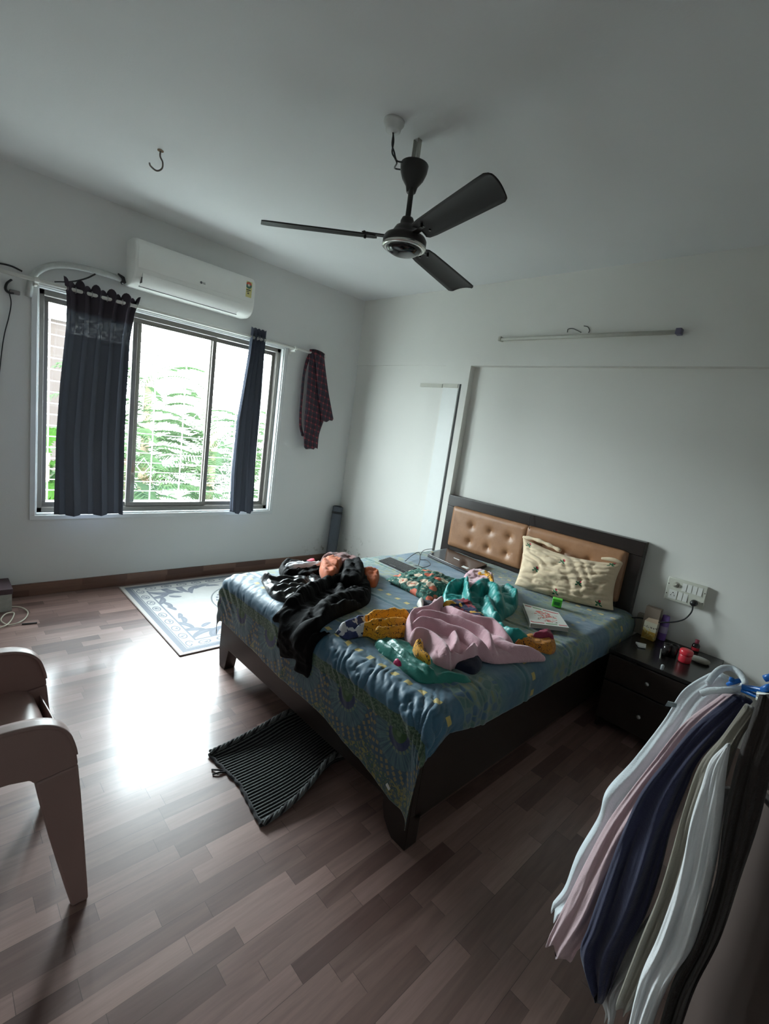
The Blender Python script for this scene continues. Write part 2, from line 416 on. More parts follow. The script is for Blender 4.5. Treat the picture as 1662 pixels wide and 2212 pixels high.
m = MB(); a0, a1 = AY0 + .055, AY1 - .13
m.prism([(X0 + AD + .002, a0, AZ0 + .088), (X0 + AD - .014, a0, AZ0 + .043), (X0 + .150, a0, AZ0 + .004), (X0 + .148, a0, AZ0 + .010), (X0 + AD - .02, a0, AZ0 + .048), (X0 + AD - .004, a0, AZ0 + .09)], (0, a1 - a0, 0))
build('louvre', m, M_ac, ac, bevel=.001)
m = MB(); m.box(X0 + .14, X0 + .151, a0 - .004, a1 + .004, AZ0 + .0015, AZ0 + .005); m.box(X0 + .150, X0 + AD + .003, a0 - .004, a0 - .002, AZ0 + .02, AZ0 + .06)
build('vent_slot', m, plain('vent_dark', (.10, .10, .10), .6), ac)
# small maker's mark: grey roundel and two strokes
m = MB(); cy, cz, xx = 1.600, 2.532, X0 + AD + .0052
m.lathe((xx, cy, cz), [(.0095, 0), (.0095, .0012)], 20, 0)
m.box(xx, xx + .0012, cy + .014, cy + .017, cz - .007, cz + .007); m.box(xx, xx + .0012, cy + .014, cy + .021, cz - .007, cz - .0045)
m.box(xx, xx + .0012, cy + .024, cy + .027, cz - .007, cz + .007); m.box(xx, xx + .0012, cy + .024, cy + .032, cz + .0045, cz + .007); m.box(xx, xx + .0012, cy + .024, cy + .032, cz - .007, cz - .0045); m.box(xx, xx + .0012, cy + .0295, cy + .032, cz - .007, cz)
build('badge', m, plain('badge_grey', (.12, .12, .13), .4), ac, label='small grey round badge with two letters')
def label_mat():
    n = NG('energy_label_print'); p = n.pos(); x, y, z = n.xyz(p)
    u = (y - 2.0) * 1000; v = (z - 2.60) * 1000     # mm
    c = n.mix(n.noise(p, 300, 2), (.60, .55, .20), (.70, .66, .32))
    rr = ((u * u + (v - 30) * (v - 30))).sqrt()
    c = n.mix(rr.lt(27), c, (.06, .16, .12)); c = n.mix(rr.lt(25) * v.gt(34), c, (.62, .10, .05)); c = n.mix(rr.lt(10) * v.gt(20), c, (.65, .6, .5))
    c = n.mix(v.band(-12, -3) * u.abs().lt(20), c, (.08, .09, .05)); c = n.mix(v.band(-40, -30) * u.abs().lt(8), c, (.08, .08, .05))
    c = n.mix(v.band(-24, -18) * u.band(-16, 6), c, (.10, .10, .06))
    return n.done(c, .4)
build('energy_label', MB().box(px + .005, px + .0062, 1.978, 2.022 + .008, 2.535, 2.66), label_mat(), ac, label='yellow energy rating sticker with red and green dial')

# insulated pipe and its wires
pp = [hx(u, v, X0 + .035) for u, v in ((264, 604), (245, 597), (215, 588), (175, 578), (140, 573), (110, 574), (86, 583), (72, 596), (66, 612), (64, 640))]
pp[-1][0] = X0 - .0; pp[-2][0] = X0 + .02
o = build('air_conditioner_pipe', MB().tube(spline(pp, 8), .021, 14), plain('pipe_wrap_tape', (.50, .52, .50), .6, var=.08, scale=40, bump=.3), smooth=True)
tag(o, 'white taped pipe arching from the air conditioner above the left curtain', 'pipe')
o = build('cable_strap', MB().tube([hx(255, 591, X0 + .07), hx(266, 600, X0 + .07), hx(268, 609, X0 + .065), hx(262, 612, X0 + .05)], [.006, .013, .016, .012], 8), M_black, smooth=True)
tag(o, 'dark rubber sleeve where the pipe enters the air conditioner', 'cable')
o = build('wire', MB().tube(spline([hx(u, v, X0 + .05) for u, v in ((206, 592), (190, 600), (170, 606), (150, 609), (128, 609), (118, 609))]), .0055, 7), M_black, smooth=True)
tag(o, 'thin black wire sagging between pipe and left curtain top', 'wire')
o = build('wire', MB().tube(spline([hx(u, v, X0 + .01) for u, v in ((-30, 566), (0, 569), (25, 575), (48, 586))]), .006, 7), M_black, smooth=True)
tag(o, 'black wire running along the wall above the left rod end', 'wire')
ch = thing('cable_hook', 'dark cable bundle on a grey wall clip left of the window', 'cable', hx(30, 620, X0))
m = MB()
for k in range(3): m.tube(spline([hx(u + k, v, X0 + .015 + k * .008) for u, v in ((24, 604), (14, 612), (11, 624), (18, 632), (28, 634))]), .006, 6)
build('cable_loop', m, M_black, ch, smooth=True)
a = hx(31, 632, X0)
build('wall_clip', MB().box(X0, X0 + .03, a[1] - .028, a[1] + .028, a[2] - .012, a[2] + .012), plain('grey_clip', (.22, .20, .20), .5), ch, bevel=.004)
build('cable', MB().tube(spline([hx(u, v, X0 + .01) for u, v in ((20, 632), (24, 655), (19, 685), (9, 725), (2, 775), (-6, 860))]), .0032, 6), M_black, ch, smooth=True)

# ---------------------------------------------------------------- shirt over the rod end
def plaid():
    n = NG('plaid_flannel'); p = n.pos(); x, y, z = n.xyz(p)
    y = y + n.noise(p, 5, 2) * .05; z = z + n.noise(p, 4, 2) * .04 + y * .25
    a = ((y / .052).frac() - .5).abs().lt(.13); b = ((z / .06).frac() - .5).abs().lt(.14)
    a2 = ((y / .052 + .35).frac() - .5).abs().lt(.05); b2 = ((z / .06 + .3).frac() - .5).abs().lt(.05)
    c = n.mix((a + b) * .5, (.020, .015, .024), (.13, .022, .034)); c = n.mix(a * b, c, (.25, .045, .06)); c = n.mix(a2.max(b2) * .5, c, (.05, .05, .075))
    n.bump(n.noise(p, 300, 2), .2, .003)
    return n.done(c, .9, 0, Sheen_Weight=.1)
def hang(rows, depth, folds, seed, x0=None, yplane=None, ph=0.0, K=72, sub=6, wob=.3):
    """closed hanging cloth: rows are (left xyz, right xyz, half thickness); folds run downwards"""
    L = spline([r[0] for r in rows], sub); Rr = spline([r[1] for r in rows], sub)
    T = np.interp(np.linspace(0, 1, len(L)), np.linspace(0, 1, len(rows)), [r[2] for r in rows])
    P = np.zeros((len(L), K, 3)); n = len(L)
    for i in range(n):
        v = i / (n - 1); c = (L[i] + Rr[i]) / 2; a = (Rr[i] - L[i]) / 2
        q = np.cross(a, (0, 0, 1.)); q /= np.linalg.norm(q) + 1e-9
        th = np.linspace(0, 2 * PI, K, endpoint=False)
        cs = np.sign(np.cos(th)) * np.abs(np.cos(th)) ** .85; sn = np.sin(th)
        f = np.sin(cs * folds * PI * .5 + ph + (vnoise(cs * 2 + 5, v * 2.5 + 0 * cs, seed) - .5) * 3) * (.25 + .75 * min(1, v * 2.2))
        f2 = (vnoise(cs * 5 + 9, v * 5 + 0 * cs, seed + 4) - .5) * wob
        P[i] = c + np.outer(cs, a) * (1 + .02 * f2)[:, None] + np.outer(T[i] * (sn + depth * f + f2), q)
        if i == n - 1: P[i, :, 2] += .012 * np.sin(cs * 7 + seed) - .008
    m = MB(); m.grid(P, wrapu=True); m.f += [tuple(range(K)), tuple((n - 1) * K + k for k in range(K))[::-1]]; m.mi += [0, 0]
    return m
Mp = plaid()
sh = thing('plaid_shirt', 'dark red plaid shirt slung over the right end of the curtain rod', 'shirt', (RX, 2.88, 1.35))
def hr(pts, x, t): return [(hx(a[0], a[1], x), hx(b[0], b[1], x), tt) for (a, b), tt in zip(pts, t)]
build('shirt_body', hang(hr([((669, 758), (699, 764)), ((667, 790), (703, 800)), ((663, 830), (705, 845)), ((660, 870), (706, 890)), ((657, 905), (698, 915)), ((656, 935), (690, 940)), ((657, 966), (687, 967))], RX + .0, (.022, .022, .02, .02, .018, .016, .012)), .35, 4, 3), Mp, sh, smooth=True)
build('sleeve', hang(hr([((680, 761), (700, 764)), ((684, 800), (704, 806)), ((688, 850), (711, 858)), ((692, 885), (717, 890)), ((695, 910), (720, 904))], RX + .035, (.015, .018, .018, .018, .014)), .3, 2, 6), Mp, sh, smooth=True)
build('sleeve', hang(hr([((669, 760), (674, 763)), ((660, 780), (666, 784)), ((654, 810), (659, 811)), ((650, 850), (655, 852)), ((647, 890), (652, 891)), ((647, 920), (652, 920)), ((651, 938), (657, 940))], RX - .03, (.008,) * 7), .2, 1, 8), Mp, sh, smooth=True)
build('collar', MB().tube(spline([hx(670, 757, RX + .02), hx(680, 757, RX + .03), hx(692, 761, RX + .028), hx(700, 766, RX + .02)]), [.012] * 25, 10), Mp, sh, smooth=True)

# ---------------------------------------------------------------- ceiling fan
M_fan = plain('dark_brown_fan_enamel', (.012, .009, .008), .35, .0, var=.1, scale=5)
M_blade = plain('fan_blade_enamel', (.014, .011, .010), .45, .0, var=.12, scale=8, Specular_IOR_Level=.22)
FC = np.array([-1.735, 1.625]); FT = np.array([-1.79, 1.672])
fan = thing('ceiling_fan', 'dark brown three-blade ceiling fan with a silver ring', 'ceiling fan', (FC[0], FC[1], 2.40))
ax = lambda z: np.array([*(FC + (FT - FC) * (z - 2.42) / (ZC - 2.42)), z])
m = MB(); c = ax(2.80)
m.lathe((c[0], c[1], 0), [(.017, 2.695), (.022, 2.70), (.028, 2.725), (.05, 2.755), (.062, 2.785), (.066, 2.815), (.064, 2.818), (.058, 2.80)], 30); build('canopy', m, M_fan, fan, smooth=True)
build('downrod', MB().tube([ax(2.50), ax(2.83)], .0125, 16), M_fan, fan, smooth=True)
m = MB(); c = ax(2.47)
m.lathe((c[0], c[1], 0), [(.014, 2.575), (.026, 2.57), (.032, 2.555), (.032, 2.54), (.05, 2.53), (.062, 2.51), (.07, 2.495), (.095, 2.487), (.102, 2.475), (.102, 2.455), (.098, 2.447), (.02, 2.45)], 36)
build('motor_housing', m, M_fan, fan, smooth=True)
m = MB(); m.lathe((c[0], c[1], 0), [(.097, 2.452), (.1035, 2.448), (.1035, 2.441), (.096, 2.436), (.084, 2.433), (.082, 2.440)], 40)
build('silver_ring', m, plain('chrome_ring', (.62, .62, .58), .25, .85), fan, smooth=True, label='silver trim ring')
m = MB(); m.lathe((c[0], c[1], 0), [(.083, 2.444), (.083, 2.436), (.075, 2.424), (.055, 2.414), (.03, 2.409), (.002, 2.408)], 36)
build('bottom_cover', m, plain('glossy_black_cover', (.010, .010, .012), .12), fan, smooth=True)
def blade(ang, parent):
    e = np.array([math.cos(ang), math.sin(ang), 0]); s = np.array([-math.sin(ang), math.cos(ang), 0]); pz = 2.478
    tilt = math.radians(-13)
    us = [.135, .15, .20, .35, .50, .62, .655, .672, .680]; hw = [.040, .052, .058, .063, .067, .070, .070, .062, .052]
    P = np.zeros((len(us), 9, 3))
    for i, u in enumerate(us):
        for j in range(9):
            w = (j / 4 - 1) * hw[i]
            sk = -.018 * (j / 4 - 1) * (i > 5)
            camber = .010 * (1 - (j / 4 - 1) ** 2) - .004
            d = s * math.cos(tilt) + np.array([0, 0, 1]) * math.sin(tilt)
            P[i, j] = np.array([c[0], c[1], pz]) + e * (u + sk) + d * w + np.array([0, 0, camber - .01 * (u - .1)])
    o = build('blade', MB().grid(P), M_blade, parent, smooth=True, solid=.003)
    k = MB(); b0 = np.array([c[0], c[1], pz])
    k.obox(b0 + e * .13 + (0, 0, .004), e * .055, s * .015, (0, 0, .0025)); k.obox(b0 + e * .185 + (0, 0, .006), e * .016, s * .030 + np.array([0, 0, -.007]), (0, 0, .002))
    for q in (-.022, 0.022):
        k.lathe(b0 + e * .19 + s * q + (0, 0, -.006), [(.006, -.004), (.006, .012)], 10)
    build('blade_bracket', k, M_fan, o, bevel=.001)
for a in (-17.5, 103.5, 224): blade(math.radians(a), fan)
m = MB(); t = ax(2.88)
for q in (-.014, .014): m.obox((t[0] + q, t[1], 2.872), (.0025, 0, 0), (0, .012, 0), (0, 0, .056))
build('hanger_shackle', m, plain('bare_steel_clamp', (.42, .42, .38), .5, .4), fan, bevel=.001)
rz = thing('ceiling_rose', 'round white ceiling rose beside the fan', 'ceiling rose', hz(852, 262, ZC))
q = hz(852, 262, ZC)
build('rose_base', MB().lathe(q, [(.046, 0), (.046, -.012), (.036, -.02), (.034, -.038), (.024, -.044), (.002, -.045)], 28), M_white, rz, smooth=True)
wq = [q + (0, 0, -.045), q + (.005, .01, -.10), ]
a = ax(2.81) + (-.06, -.02, 0)
for k in range(1):
    o = build('fan_wire', MB().tube(spline([q + (0, 0, -.04), q + (.006, .006, -.08), q + (-.004, .014, -.115), q + (.012, .02, -.14), q + (.03, .02, -.165), a + (-.03, -.02, .0), a + (0, 0, -.006)]), .0036, 6).tube(spline([q + (0, .004, -.04), q + (-.006, .010, -.085), q + (.012, .012, -.12), q + (.02, .03, -.15), a + (.01, .02, .03), a + (.02, .03, 0)]), .0036, 6), M_black, smooth=True)
tag(o, 'twisted black wire hanging from ceiling rose to the fan canopy', 'wire')
q = hz(347, 325, ZC)
hk = thing('ceiling_hook', 'bare metal hook in the ceiling left of the fan', 'hook', q)
build('hook', MB().tube(spline([q, q + (0, 0, -.03), q + (.006, .012, -.055), q + (.0, .012, -.085), q + (-.02, -.008, -.10), q + (-.035, -.035, -.085), q + (-.038, -.042, -.07)]), .0045, 8), plain('rusty_steel', (.20, .18, .16), .6, .5), hk, smooth=True)
build('hook_plate', MB().lathe(q, [(.016, 0), (.016, -.003)], 16), plain('rust', (.22, .15, .09), .8), hk)

# ---------------------------------------------------------------- tube light batten on the beam
a, b = hy(1080, 733, Y0 - .03), hy(1473, 715, Y0 - .03)
tl = thing('tube_light', 'long thin tube light batten on the wall above the bed', 'lamp', ((a[0] + b[0]) / 2, Y0, a[2]))
zt = (a[2] + b[2]) / 2
build('batten', MB().box(a[0], b[0], Y0 - .022, Y0, zt - .012, zt + .014), plain('batten_cream', (.52, .52, .44), .5), tl, bevel=.003)
build('tube', MB().tube([(a[0] + .015, Y0 - .034, zt - .004), (b[0] - .015, Y0 - .034, zt - .004)], .012, 16), plain('tube_glass_cream', (.56, .56, .50), .25), tl, smooth=True)
build('end_cap', MB().box(b[0] - .03, b[0] + .004, Y0 - .052, Y0 - .0, zt - .02, zt + .018), plain('lilac_cap', (.14, .13, .19), .4), tl, bevel=.004)
build('end_cap', MB().box(a[0] - .004, a[0] + .02, Y0 - .050, Y0 - .0, zt - .018, zt + .018), plain('cream_cap', (.48, .47, .40), .4), tl, bevel=.004)
k = MB(); 
k.tube(spline([hy(u, v, Y0 - .006) for u, v in ((1226, 718), (1228, 711), (1238, 710), (1248, 714), (1256, 718))]), .003, 6)
k.tube(spline([hy(u, v, Y0 - .006) for u, v in ((1262, 704), (1270, 706), (1274, 713), (1272, 719))]), .003, 6)
build('loose_wire', k, plain('dull_wire', (.10, .10, .09), .6), tl, smooth=True)
# ================================================================ BED
BXL, BXR, BYF, BZ, BR = -2.600, -0.940, 1.317, .600, .07
HBY = 3.455                                  # front face of the headboard
bed = thing('double_bed', 'dark wooden double bed with tan tufted headboard', 'bed', ((BXL + BXR) / 2, 2.4, 0))
hl, hr_ = hy(985, 1071, HBY), hy(1396, 1173, HBY); hzt = (hl[2] + hr_[2]) / 2
hx0, hx1 = hy(969, 1078, HBY)[0], hr_[0]
pl, pr_ = hy(985, 1095, HBY), hy(1355, 1195, HBY); pzt = (pl[2] + pr_[2]) / 2; pzb = .66
m = MB()
m.box(hx0, hx1, HBY, YB - .003, pzt, hzt); m.box(hx0, pl[0], HBY, YB - .003, 0, pzt); m.box(pr_[0], hx1, HBY, YB - .003, 0, pzt); m.box(pl[0], pr_[0], HBY + .0, YB - .003, .25, pzb)
m.box(pl[0], pr_[0], HBY + .045, YB - .003, pzb, pzt)
build('headboard_frame', m, M_dwood, bed, bevel=.004)
def leather():
    n = NG('tan_leatherette'); p = n.pos()
    c = n.mix(n.ramp(n.noise(p, 7, 4, .6), .3, .7), (.255, .120, .056), (.37, .190, .098))
    n.bump(n.voro(p, 330, 'Distance'), .22, .002)
    return n.done(c, .38, 0, Specular_IOR_Level=.5)
M_leather = leather()
bxs = [-2.316, -2.125, -1.940]; bzs = [.885, .743]
mid = (pl[0] + pr_[0]) / 2
for side in (0, 1):
    a, b = (pl[0] + .003, mid - .002) if side == 0 else (mid + .002, pr_[0] - .003)
    bx = bxs if side == 0 else [2 * mid - q for q in bxs]
    nx, nz = 110, 60; xs = np.linspace(a, b, nx); zs = np.linspace(pzb + .002, pzt - .002, nz); X, Z = np.meshgrid(xs, zs, indexing='ij')
    ed = np.minimum(np.minimum(X - a, b - X), np.minimum(Z - pzb, pzt - Z)); e = np.clip(ed / .03, 0, 1)
    H = .026 * np.sqrt(np.clip(1 - (1 - e) ** 2, 0, 1))
    D = np.zeros_like(X)
    for qx in bx:
        for qz in bzs:
            r2 = (X - qx) ** 2 + (Z - qz) ** 2; D = np.maximum(D, .022 * np.exp(-r2 / .0011) )
    for i, qx in enumerate(bx[:-1]):                     # slack folds between buttons
        pass
    Y = HBY + .006 - H + D + .002 * fbm(X * 18, Z * 18, 3)
    m = MB().grid(np.stack([X, Y, Z], -1)); 
    o = build('upholstered_panel', m, M_leather, bed, smooth=True, solid=.02)
    for qx in bx:
        for qz in bzs:
            k = MB(); yy = HBY + .006 - .026 + .022
            k.lathe((qx, yy, qz), [(.011, .004), (.012, -.002), (.009, -.007), (.004, -.010), (.0005, -.0105)], 8, 1)
            build('crystal_button', k, plain('crystal', (.85, .85, .85), .08, 1.0, var=0), o)
# foot panel, legs, rails
m = MB(); m.prism([(BXL, BYF, .145), (BXR, BYF, .145), (BXR, BYF, .45), (BXL, BYF, .45)], (0, .028, 0)); build('footboard', m, M_dwood, bed, bevel=.004)
for s in (0, 1):
    ox, d = (BXL, 1) if s == 0 else (BXR, -1)
    for yy in (BYF, 3.36):
        poly = [(ox, .0), (ox, .15), (ox + d * .15, .15), (ox + d * .145, .10), (ox + d * .13, .055), (ox + d * .10, .02), (ox + d * .075, 0)] if s else [(ox + .02, .0), (ox, .10), (ox, .15), (ox + .125, .15), (ox + .105, .08), (ox + .085, .0)]
        build('leg', MB().prism([(q[0], yy, q[1]) for q in poly], (0, .07, 0)), M_dwood, bed, bevel=.003)
build('side_rail', MB().box(BXL, BXL + .025, BYF + .03, HBY - .001, .145, .45), M_dwood, bed, bevel=.003)
build('side_rail', MB().box(BXR - .025, BXR, BYF + .03, HBY - .001, .12, .45), M_dwood, bed, bevel=.003)
build('slat_base', MB().box(BXL + .026, BXR - .026, BYF + .029, HBY - .002, .36, .40), plain('plywood', (.12, .08, .05), .7), bed)
build('mattress', MB().box(BXL + .012, BXR - .005, BYF + .012, HBY - .03, .402, BZ - .012), fabric('mattress_ticking', (.35, .34, .32)), bed, bevel=.055)

EXL, EXR, EYF = BXL - .014, BXR + .040, BYF - .014
def fold1(over):
    over = np.asarray(over, float); q = np.clip(over / BR, 0, PI / 2)
    pos = np.where(over < 0, over, BR * np.sin(q)); drop = np.where(over < 0, 0, BR * (1 - np.cos(q)))
    drop = drop + np.maximum(0, over - BR * PI / 2); return pos, drop
def bedpos(a, b, off=0.0):
    """a across, b towards the head, both as lengths along the cloth; returns positions lifted by off"""
    a = np.asarray(a, float); b = np.asarray(b, float)
    pr, dr = fold1(a - (EXR - BR)); plx, dl = fold1((EXL + BR) - a); pf, df = fold1((EYF + BR) - b)
    mask = a > (EXL + EXR) / 2
    x = np.where(mask, EXR - BR + pr, EXL + BR - plx); y = EYF + BR - pf; dx = np.where(mask, dr, dl)
    z = BZ - dx - df
    # gentle hollows on the mattress top
    z = z + (fbm(a * 1.7, b * 1.7, 11, 3) - .45) * .03 * np.clip(1 - (dx + df) / .05, 0, 1)
    wx = np.clip(dx / BR, 0, 1) * np.where(mask, 1, -1); wy = -np.clip(df / BR, 0, 1); wz = np.clip(1 - (dx + df) / BR, 0.0, 1)
    nn = np.sqrt(wx ** 2 + wy ** 2 + wz ** 2) + 1e-6
    return np.stack([x + off * wx / nn, y + off * wy / nn, z + off * wz / nn], -1)
def drop2b(d): return EYF + BR - (BR * PI / 2 + d - BR)
NU, NV = 330, 400
amin = EXL + BR - (BR * PI / 2 + .26 - BR); amax0 = EXR - BR + (BR * PI / 2 + .165 - BR)
U, Vv = np.meshgrid(np.linspace(0, 1, NU), np.linspace(0, 1, NV), indexing='ij')
An = amin + (amax0 - amin) * U
dropf = np.interp(An, [-2.62, -2.33, -1.92, -1.44, -1.18, -1.08, -.94], [.285, .30, .315, .33, .365, .385, .425])
Bmin = drop2b(dropf + .004 * np.sin(An * 9)); B = Bmin + (HBY - .012 - Bmin) * Vv
amx = np.interp(B, [.8, 1.12, 1.20, 1.32, 1.42, 1.65, 3.5], [EXR - BR + .085, EXR - BR + .105, EXR - BR + .11, EXR - BR + .16, amax0 - .07, amax0 - .02, amax0 + .0])
amn = np.interp(B, [.9, 1.2, 1.45, 1.8, 3.5], [EXL + BR - .16, EXL + BR - .17, EXL + BR - .30, amin, amin])
A = amn + (amx - amn) * U
edge = np.exp(-((B - 1.30) / .13) ** 2) * np.clip((A + 2.1) / .5, .12, 1)
wr = (fbm(A * 34 + (B - 1.3) * 22 + 5 * fbm(A * 5, B * 5, 5), B * 7 + A * 3, 8, 3) - .45) * 2.2 * np.clip(fbm(A * 8, B * 6, 18) * 2 - .35, .15, 1)
wr2 = (np.abs(np.sin(PI * (A * 17 + (B - 1.3) * 12 + 5.5 * fbm(A * 7, B * 6, 15)))) ** .6 - .6) * np.clip(fbm(A * 6, B * 5, 28) * 2.4 - .7, 0, 1)
cor = np.exp(-((A - EXL) ** 2 + (B - 1.28) ** 2) / .03) * np.sin((A * .7 + B * .7) * 110) * .004
crease = 0
for yb, s in ((1.50, .06), (1.655, -.03), (1.93, .05), (2.42, .02)):
    crease = crease - .006 * np.exp(-((B - yb - s * (A + 1.7) - .02 * fbm(A * 4, B * 0, 3)) / .009) ** 2) + .004 * np.exp(-((B - yb - s * (A + 1.7) - .022) / .02) ** 2)
D = edge * (wr * .021 + wr2 * .019) + cor + crease + (fbm(A * 5, B * 5, 2) - .45) * .012 + (fbm(A * 22, B * 22, 4, 3) - .45) * .004
Ffold = np.clip((EYF - B) / .2, 0, 1)                     # gentle flutes in the hanging part
D = D + Ffold * (.012 * (fbm(A * 6, B * 1.0, 41) - .3)) + .006
P = bedpos(A, B, 0); P2 = bedpos(A, B, 1.0); P = P + (P2 - P) * D[..., None]
# the corner flares a little
cx = np.clip((A - (EXR - BR)) / .1, 0, 1) * np.clip((EYF - B) / .1, 0, 1); P[..., 0] -= .03 * cx * np.clip((EYF + .1 - B) / .45, 0, 1); P[..., 1] -= .02 * cx
def spread_mat():
    n = NG('printed_bedspread'); uv = n.coord('UV'); a, b, _ = n.xyz(uv); p = uv
    blue = n.mix(n.noise(p, 5, 3), (.015, .072, .135), (.034, .120, .185))
    teal = n.mix(n.noise(p, 60, 3), (.022, .085, .085), (.06, .15, .13))
    mv = n.voro(p, 26, 'Color'); mosd = n.voro(p, 26, 'Distance', 'DISTANCE_TO_EDGE')
    mr = n.xyz(mv)[0]; mg = n.xyz(mv)[1]
    mos = n.mix(mr.gt(.62), teal, (.16, .18, .075)); mos = n.mix(mg.gt(.66), mos, (.035, .09, .18)); mos = n.mix(mosd.lt(.10), mos, (.11, .17, .15))
    mos = n.mix(.2, mos, teal)
    fine = n.voro(p, 75, 'Distance'); 
    c = blue
    c = n.mix(b.band(1.50, 1.77), c, mos); c = n.mix(b.band(2.25, 2.75), c, mos); c = n.mix(b.band(2.98, 3.6), c, mos)
    stripe = ((b * 26).sin() * .5 + .5) * n.noise(n.vec(a * 3, b * 40), 1, 3)
    c = n.mix(stripe * b.band(1.77, 2.25) * .8, c, (.055, .15, .12))
    c = n.mix(b.gt(1.45) * a.band(-1.36, -1.16) * mosd.band(.06, .13), c, (.15, .15, .05))
    c = n.mix(b.gt(1.45) * a.band(-1.36, -1.16) * n.ramp(fine, .2, .5) * .4, c, (.05, .11, .05))
    for y in (1.402, 2.048, 3.2):
        q = ((a + .965) / .078 + 60.5); i = (q.frac() - .5).abs() * .078; j = (b - y).abs()
        c = n.mix((b - y).abs().lt(.024) * .6, c, (.02, .085, .12))
        c = n.mix(i.lt(.0155) * j.lt(.0145), c, (.46, .34, .07))
    for x in (-1.06,):
        q = (b / .078 + 60.5); c = n.mix((q.frac() - .5).abs().lt(.19) * (a - x).abs().lt(.010) * b.gt(1.5) * .55, c, (.26, .22, .06))
    # hanging border: half roundels under a green band
    low = b.lt(1.262); dk = (.014, .050, .085)
    bl = n.mix(n.noise(p, 14, 3), dk, (.022, .07, .11))
    fx = (((a + 1.04) / .32 + 50.5).frac() - .5) * .32; fy = b - 1.185
    rr = (fx * fx + fy * fy).sqrt(); an = fy.atan2(fx)
    rays = n.ramp(n.noise(n.vec(an * 13, rr * 7), 1.0, 3, .6), .42, .62)
    bl = n.mix(rr.band(.058, .128) * rays * .75, bl, (.075, .17, .17))
    bl = n.mix(rr.band(.048, .068) * (an * 20).sin().gt(-.2), bl, (.12, .17, .10))
    bl = n.mix(rr.lt(.055), bl, (.010, .024, .085)); ry = ((fx * fx) + (fy - .012) * (fy - .012)).sqrt()
    bl = n.mix(ry.lt(.036), bl, (.020, .075, .018)); bl = n.mix(ry.lt(.013), bl, (.07, .13, .06))
    for r0, ph, nn in ((.137, 0.0, 22), (.156, .5, 25), (.174, 0.0, 28)):
        q = (an * (nn / (2 * PI)) + 60.0 + ph).frac() - .5
        dia = q.abs() * (2 * PI * r0 / nn) + (rr - r0).abs()
        bl = n.mix(dia.lt(.0105), bl, (.20, .155, .065))
    gx = n.noise(p, 40, 3, .6, 1.5)
    bl = n.mix(rr.gt(.186) * n.ramp(gx, .5, .56), bl, (.21, .19, .05)); bl = n.mix(rr.gt(.186) * n.ramp(gx, .44, .40), bl, (.03, .085, .03))
    gb = n.mix(n.ramp(n.noise(p, 110, 2), .45, .6), (.014, .058, .028), (.09, .15, .09))
    bl = n.mix(b.gt(1.205), bl, gb)
    c = n.mix(low, c, bl)
    n.bump(n.noise(p, 900, 2) * .5 + n.noise(p, 70, 3), .25, .003)
    return n.done(c, .52, 0, Sheen_Weight=.3, Specular_IOR_Level=.45)
sp = thing('bedspread', 'blue and green printed bedspread hanging over the foot of the bed', 'bedspread', ((BXL + BXR) / 2, 2.4, .2))
build('cloth', MB().grid(P, uv=np.stack([A, B], -1)), spread_mat(), sp, smooth=True, solid=.0025)
a = hy(838, 1700, EYF - .02)
build('care_label', MB().obox((a[0] + .004, EYF - .024, a[2] + .006), (.010, 0, -.006), (0, .001, 0), (.003, 0, .006)), M_white, sp, label='small white sewn label')

# ================================================================ CLOTHES AND THINGS ON THE BED
def outline(px, zt):
    out = []
    for u, v in px:
        q = hz(u, v, zt)
        if q[1] >= EYF + .02: out.append((q[0], q[1]))
        else:
            q = hy(u, v, EYF - .025); d = max(0.0, BZ - q[2]); out.append((q[0], drop2b(d) if d > BR else EYF + BR - BR * math.acos(max(-1, min(1, 1 - d / BR)))))
    return out
def close_spline(pts, n=5):
    P = [np.array(p, float) for p in pts]; out = []; k = len(P)
    for i in range(k):
        p0, p1, p2, p3 = P[i - 1], P[i], P[(i + 1) % k], P[(i + 2) % k]
        for j in range(n):
            t = j / n; out.append(.5 * (2 * p1 + (p2 - p0) * t + (2 * p0 - 5 * p1 + 4 * p2 - p3) * t * t + (3 * p1 - p0 - 3 * p2 + p3) * t ** 3))
    return np.array(out)
def ridge_field(a, b, ridges, zt):
    H = np.zeros_like(a)
    for px, w, h in ridges:
        pts = np.array(spline([np.array([*q, 0]) for q in outline(px, zt)], 5))[:, :2]; best = np.full(a.shape, 9.0); tt = np.zeros_like(a)
        for i in range(len(pts) - 1):
            p, q = pts[i], pts[i + 1]; d = q - p; t = np.clip(((a - p[0]) * d[0] + (b - p[1]) * d[1]) / (d @ d + 1e-12), 0, 1)
            e = np.hypot(a - p[0] - t * d[0], b - p[1] - t * d[1]); k = e < best; best[k] = e[k]; tt[k] = ((i + t) / (len(pts) - 1))[k]
        fade = np.clip(np.minimum(tt, 1 - tt) / .12, 0, 1) ** .5 * .75 + .25
        x = np.clip(best / w, 0, 1); H = np.maximum(H, h * fade * (1 - x ** 2.0) ** .9)
    return H
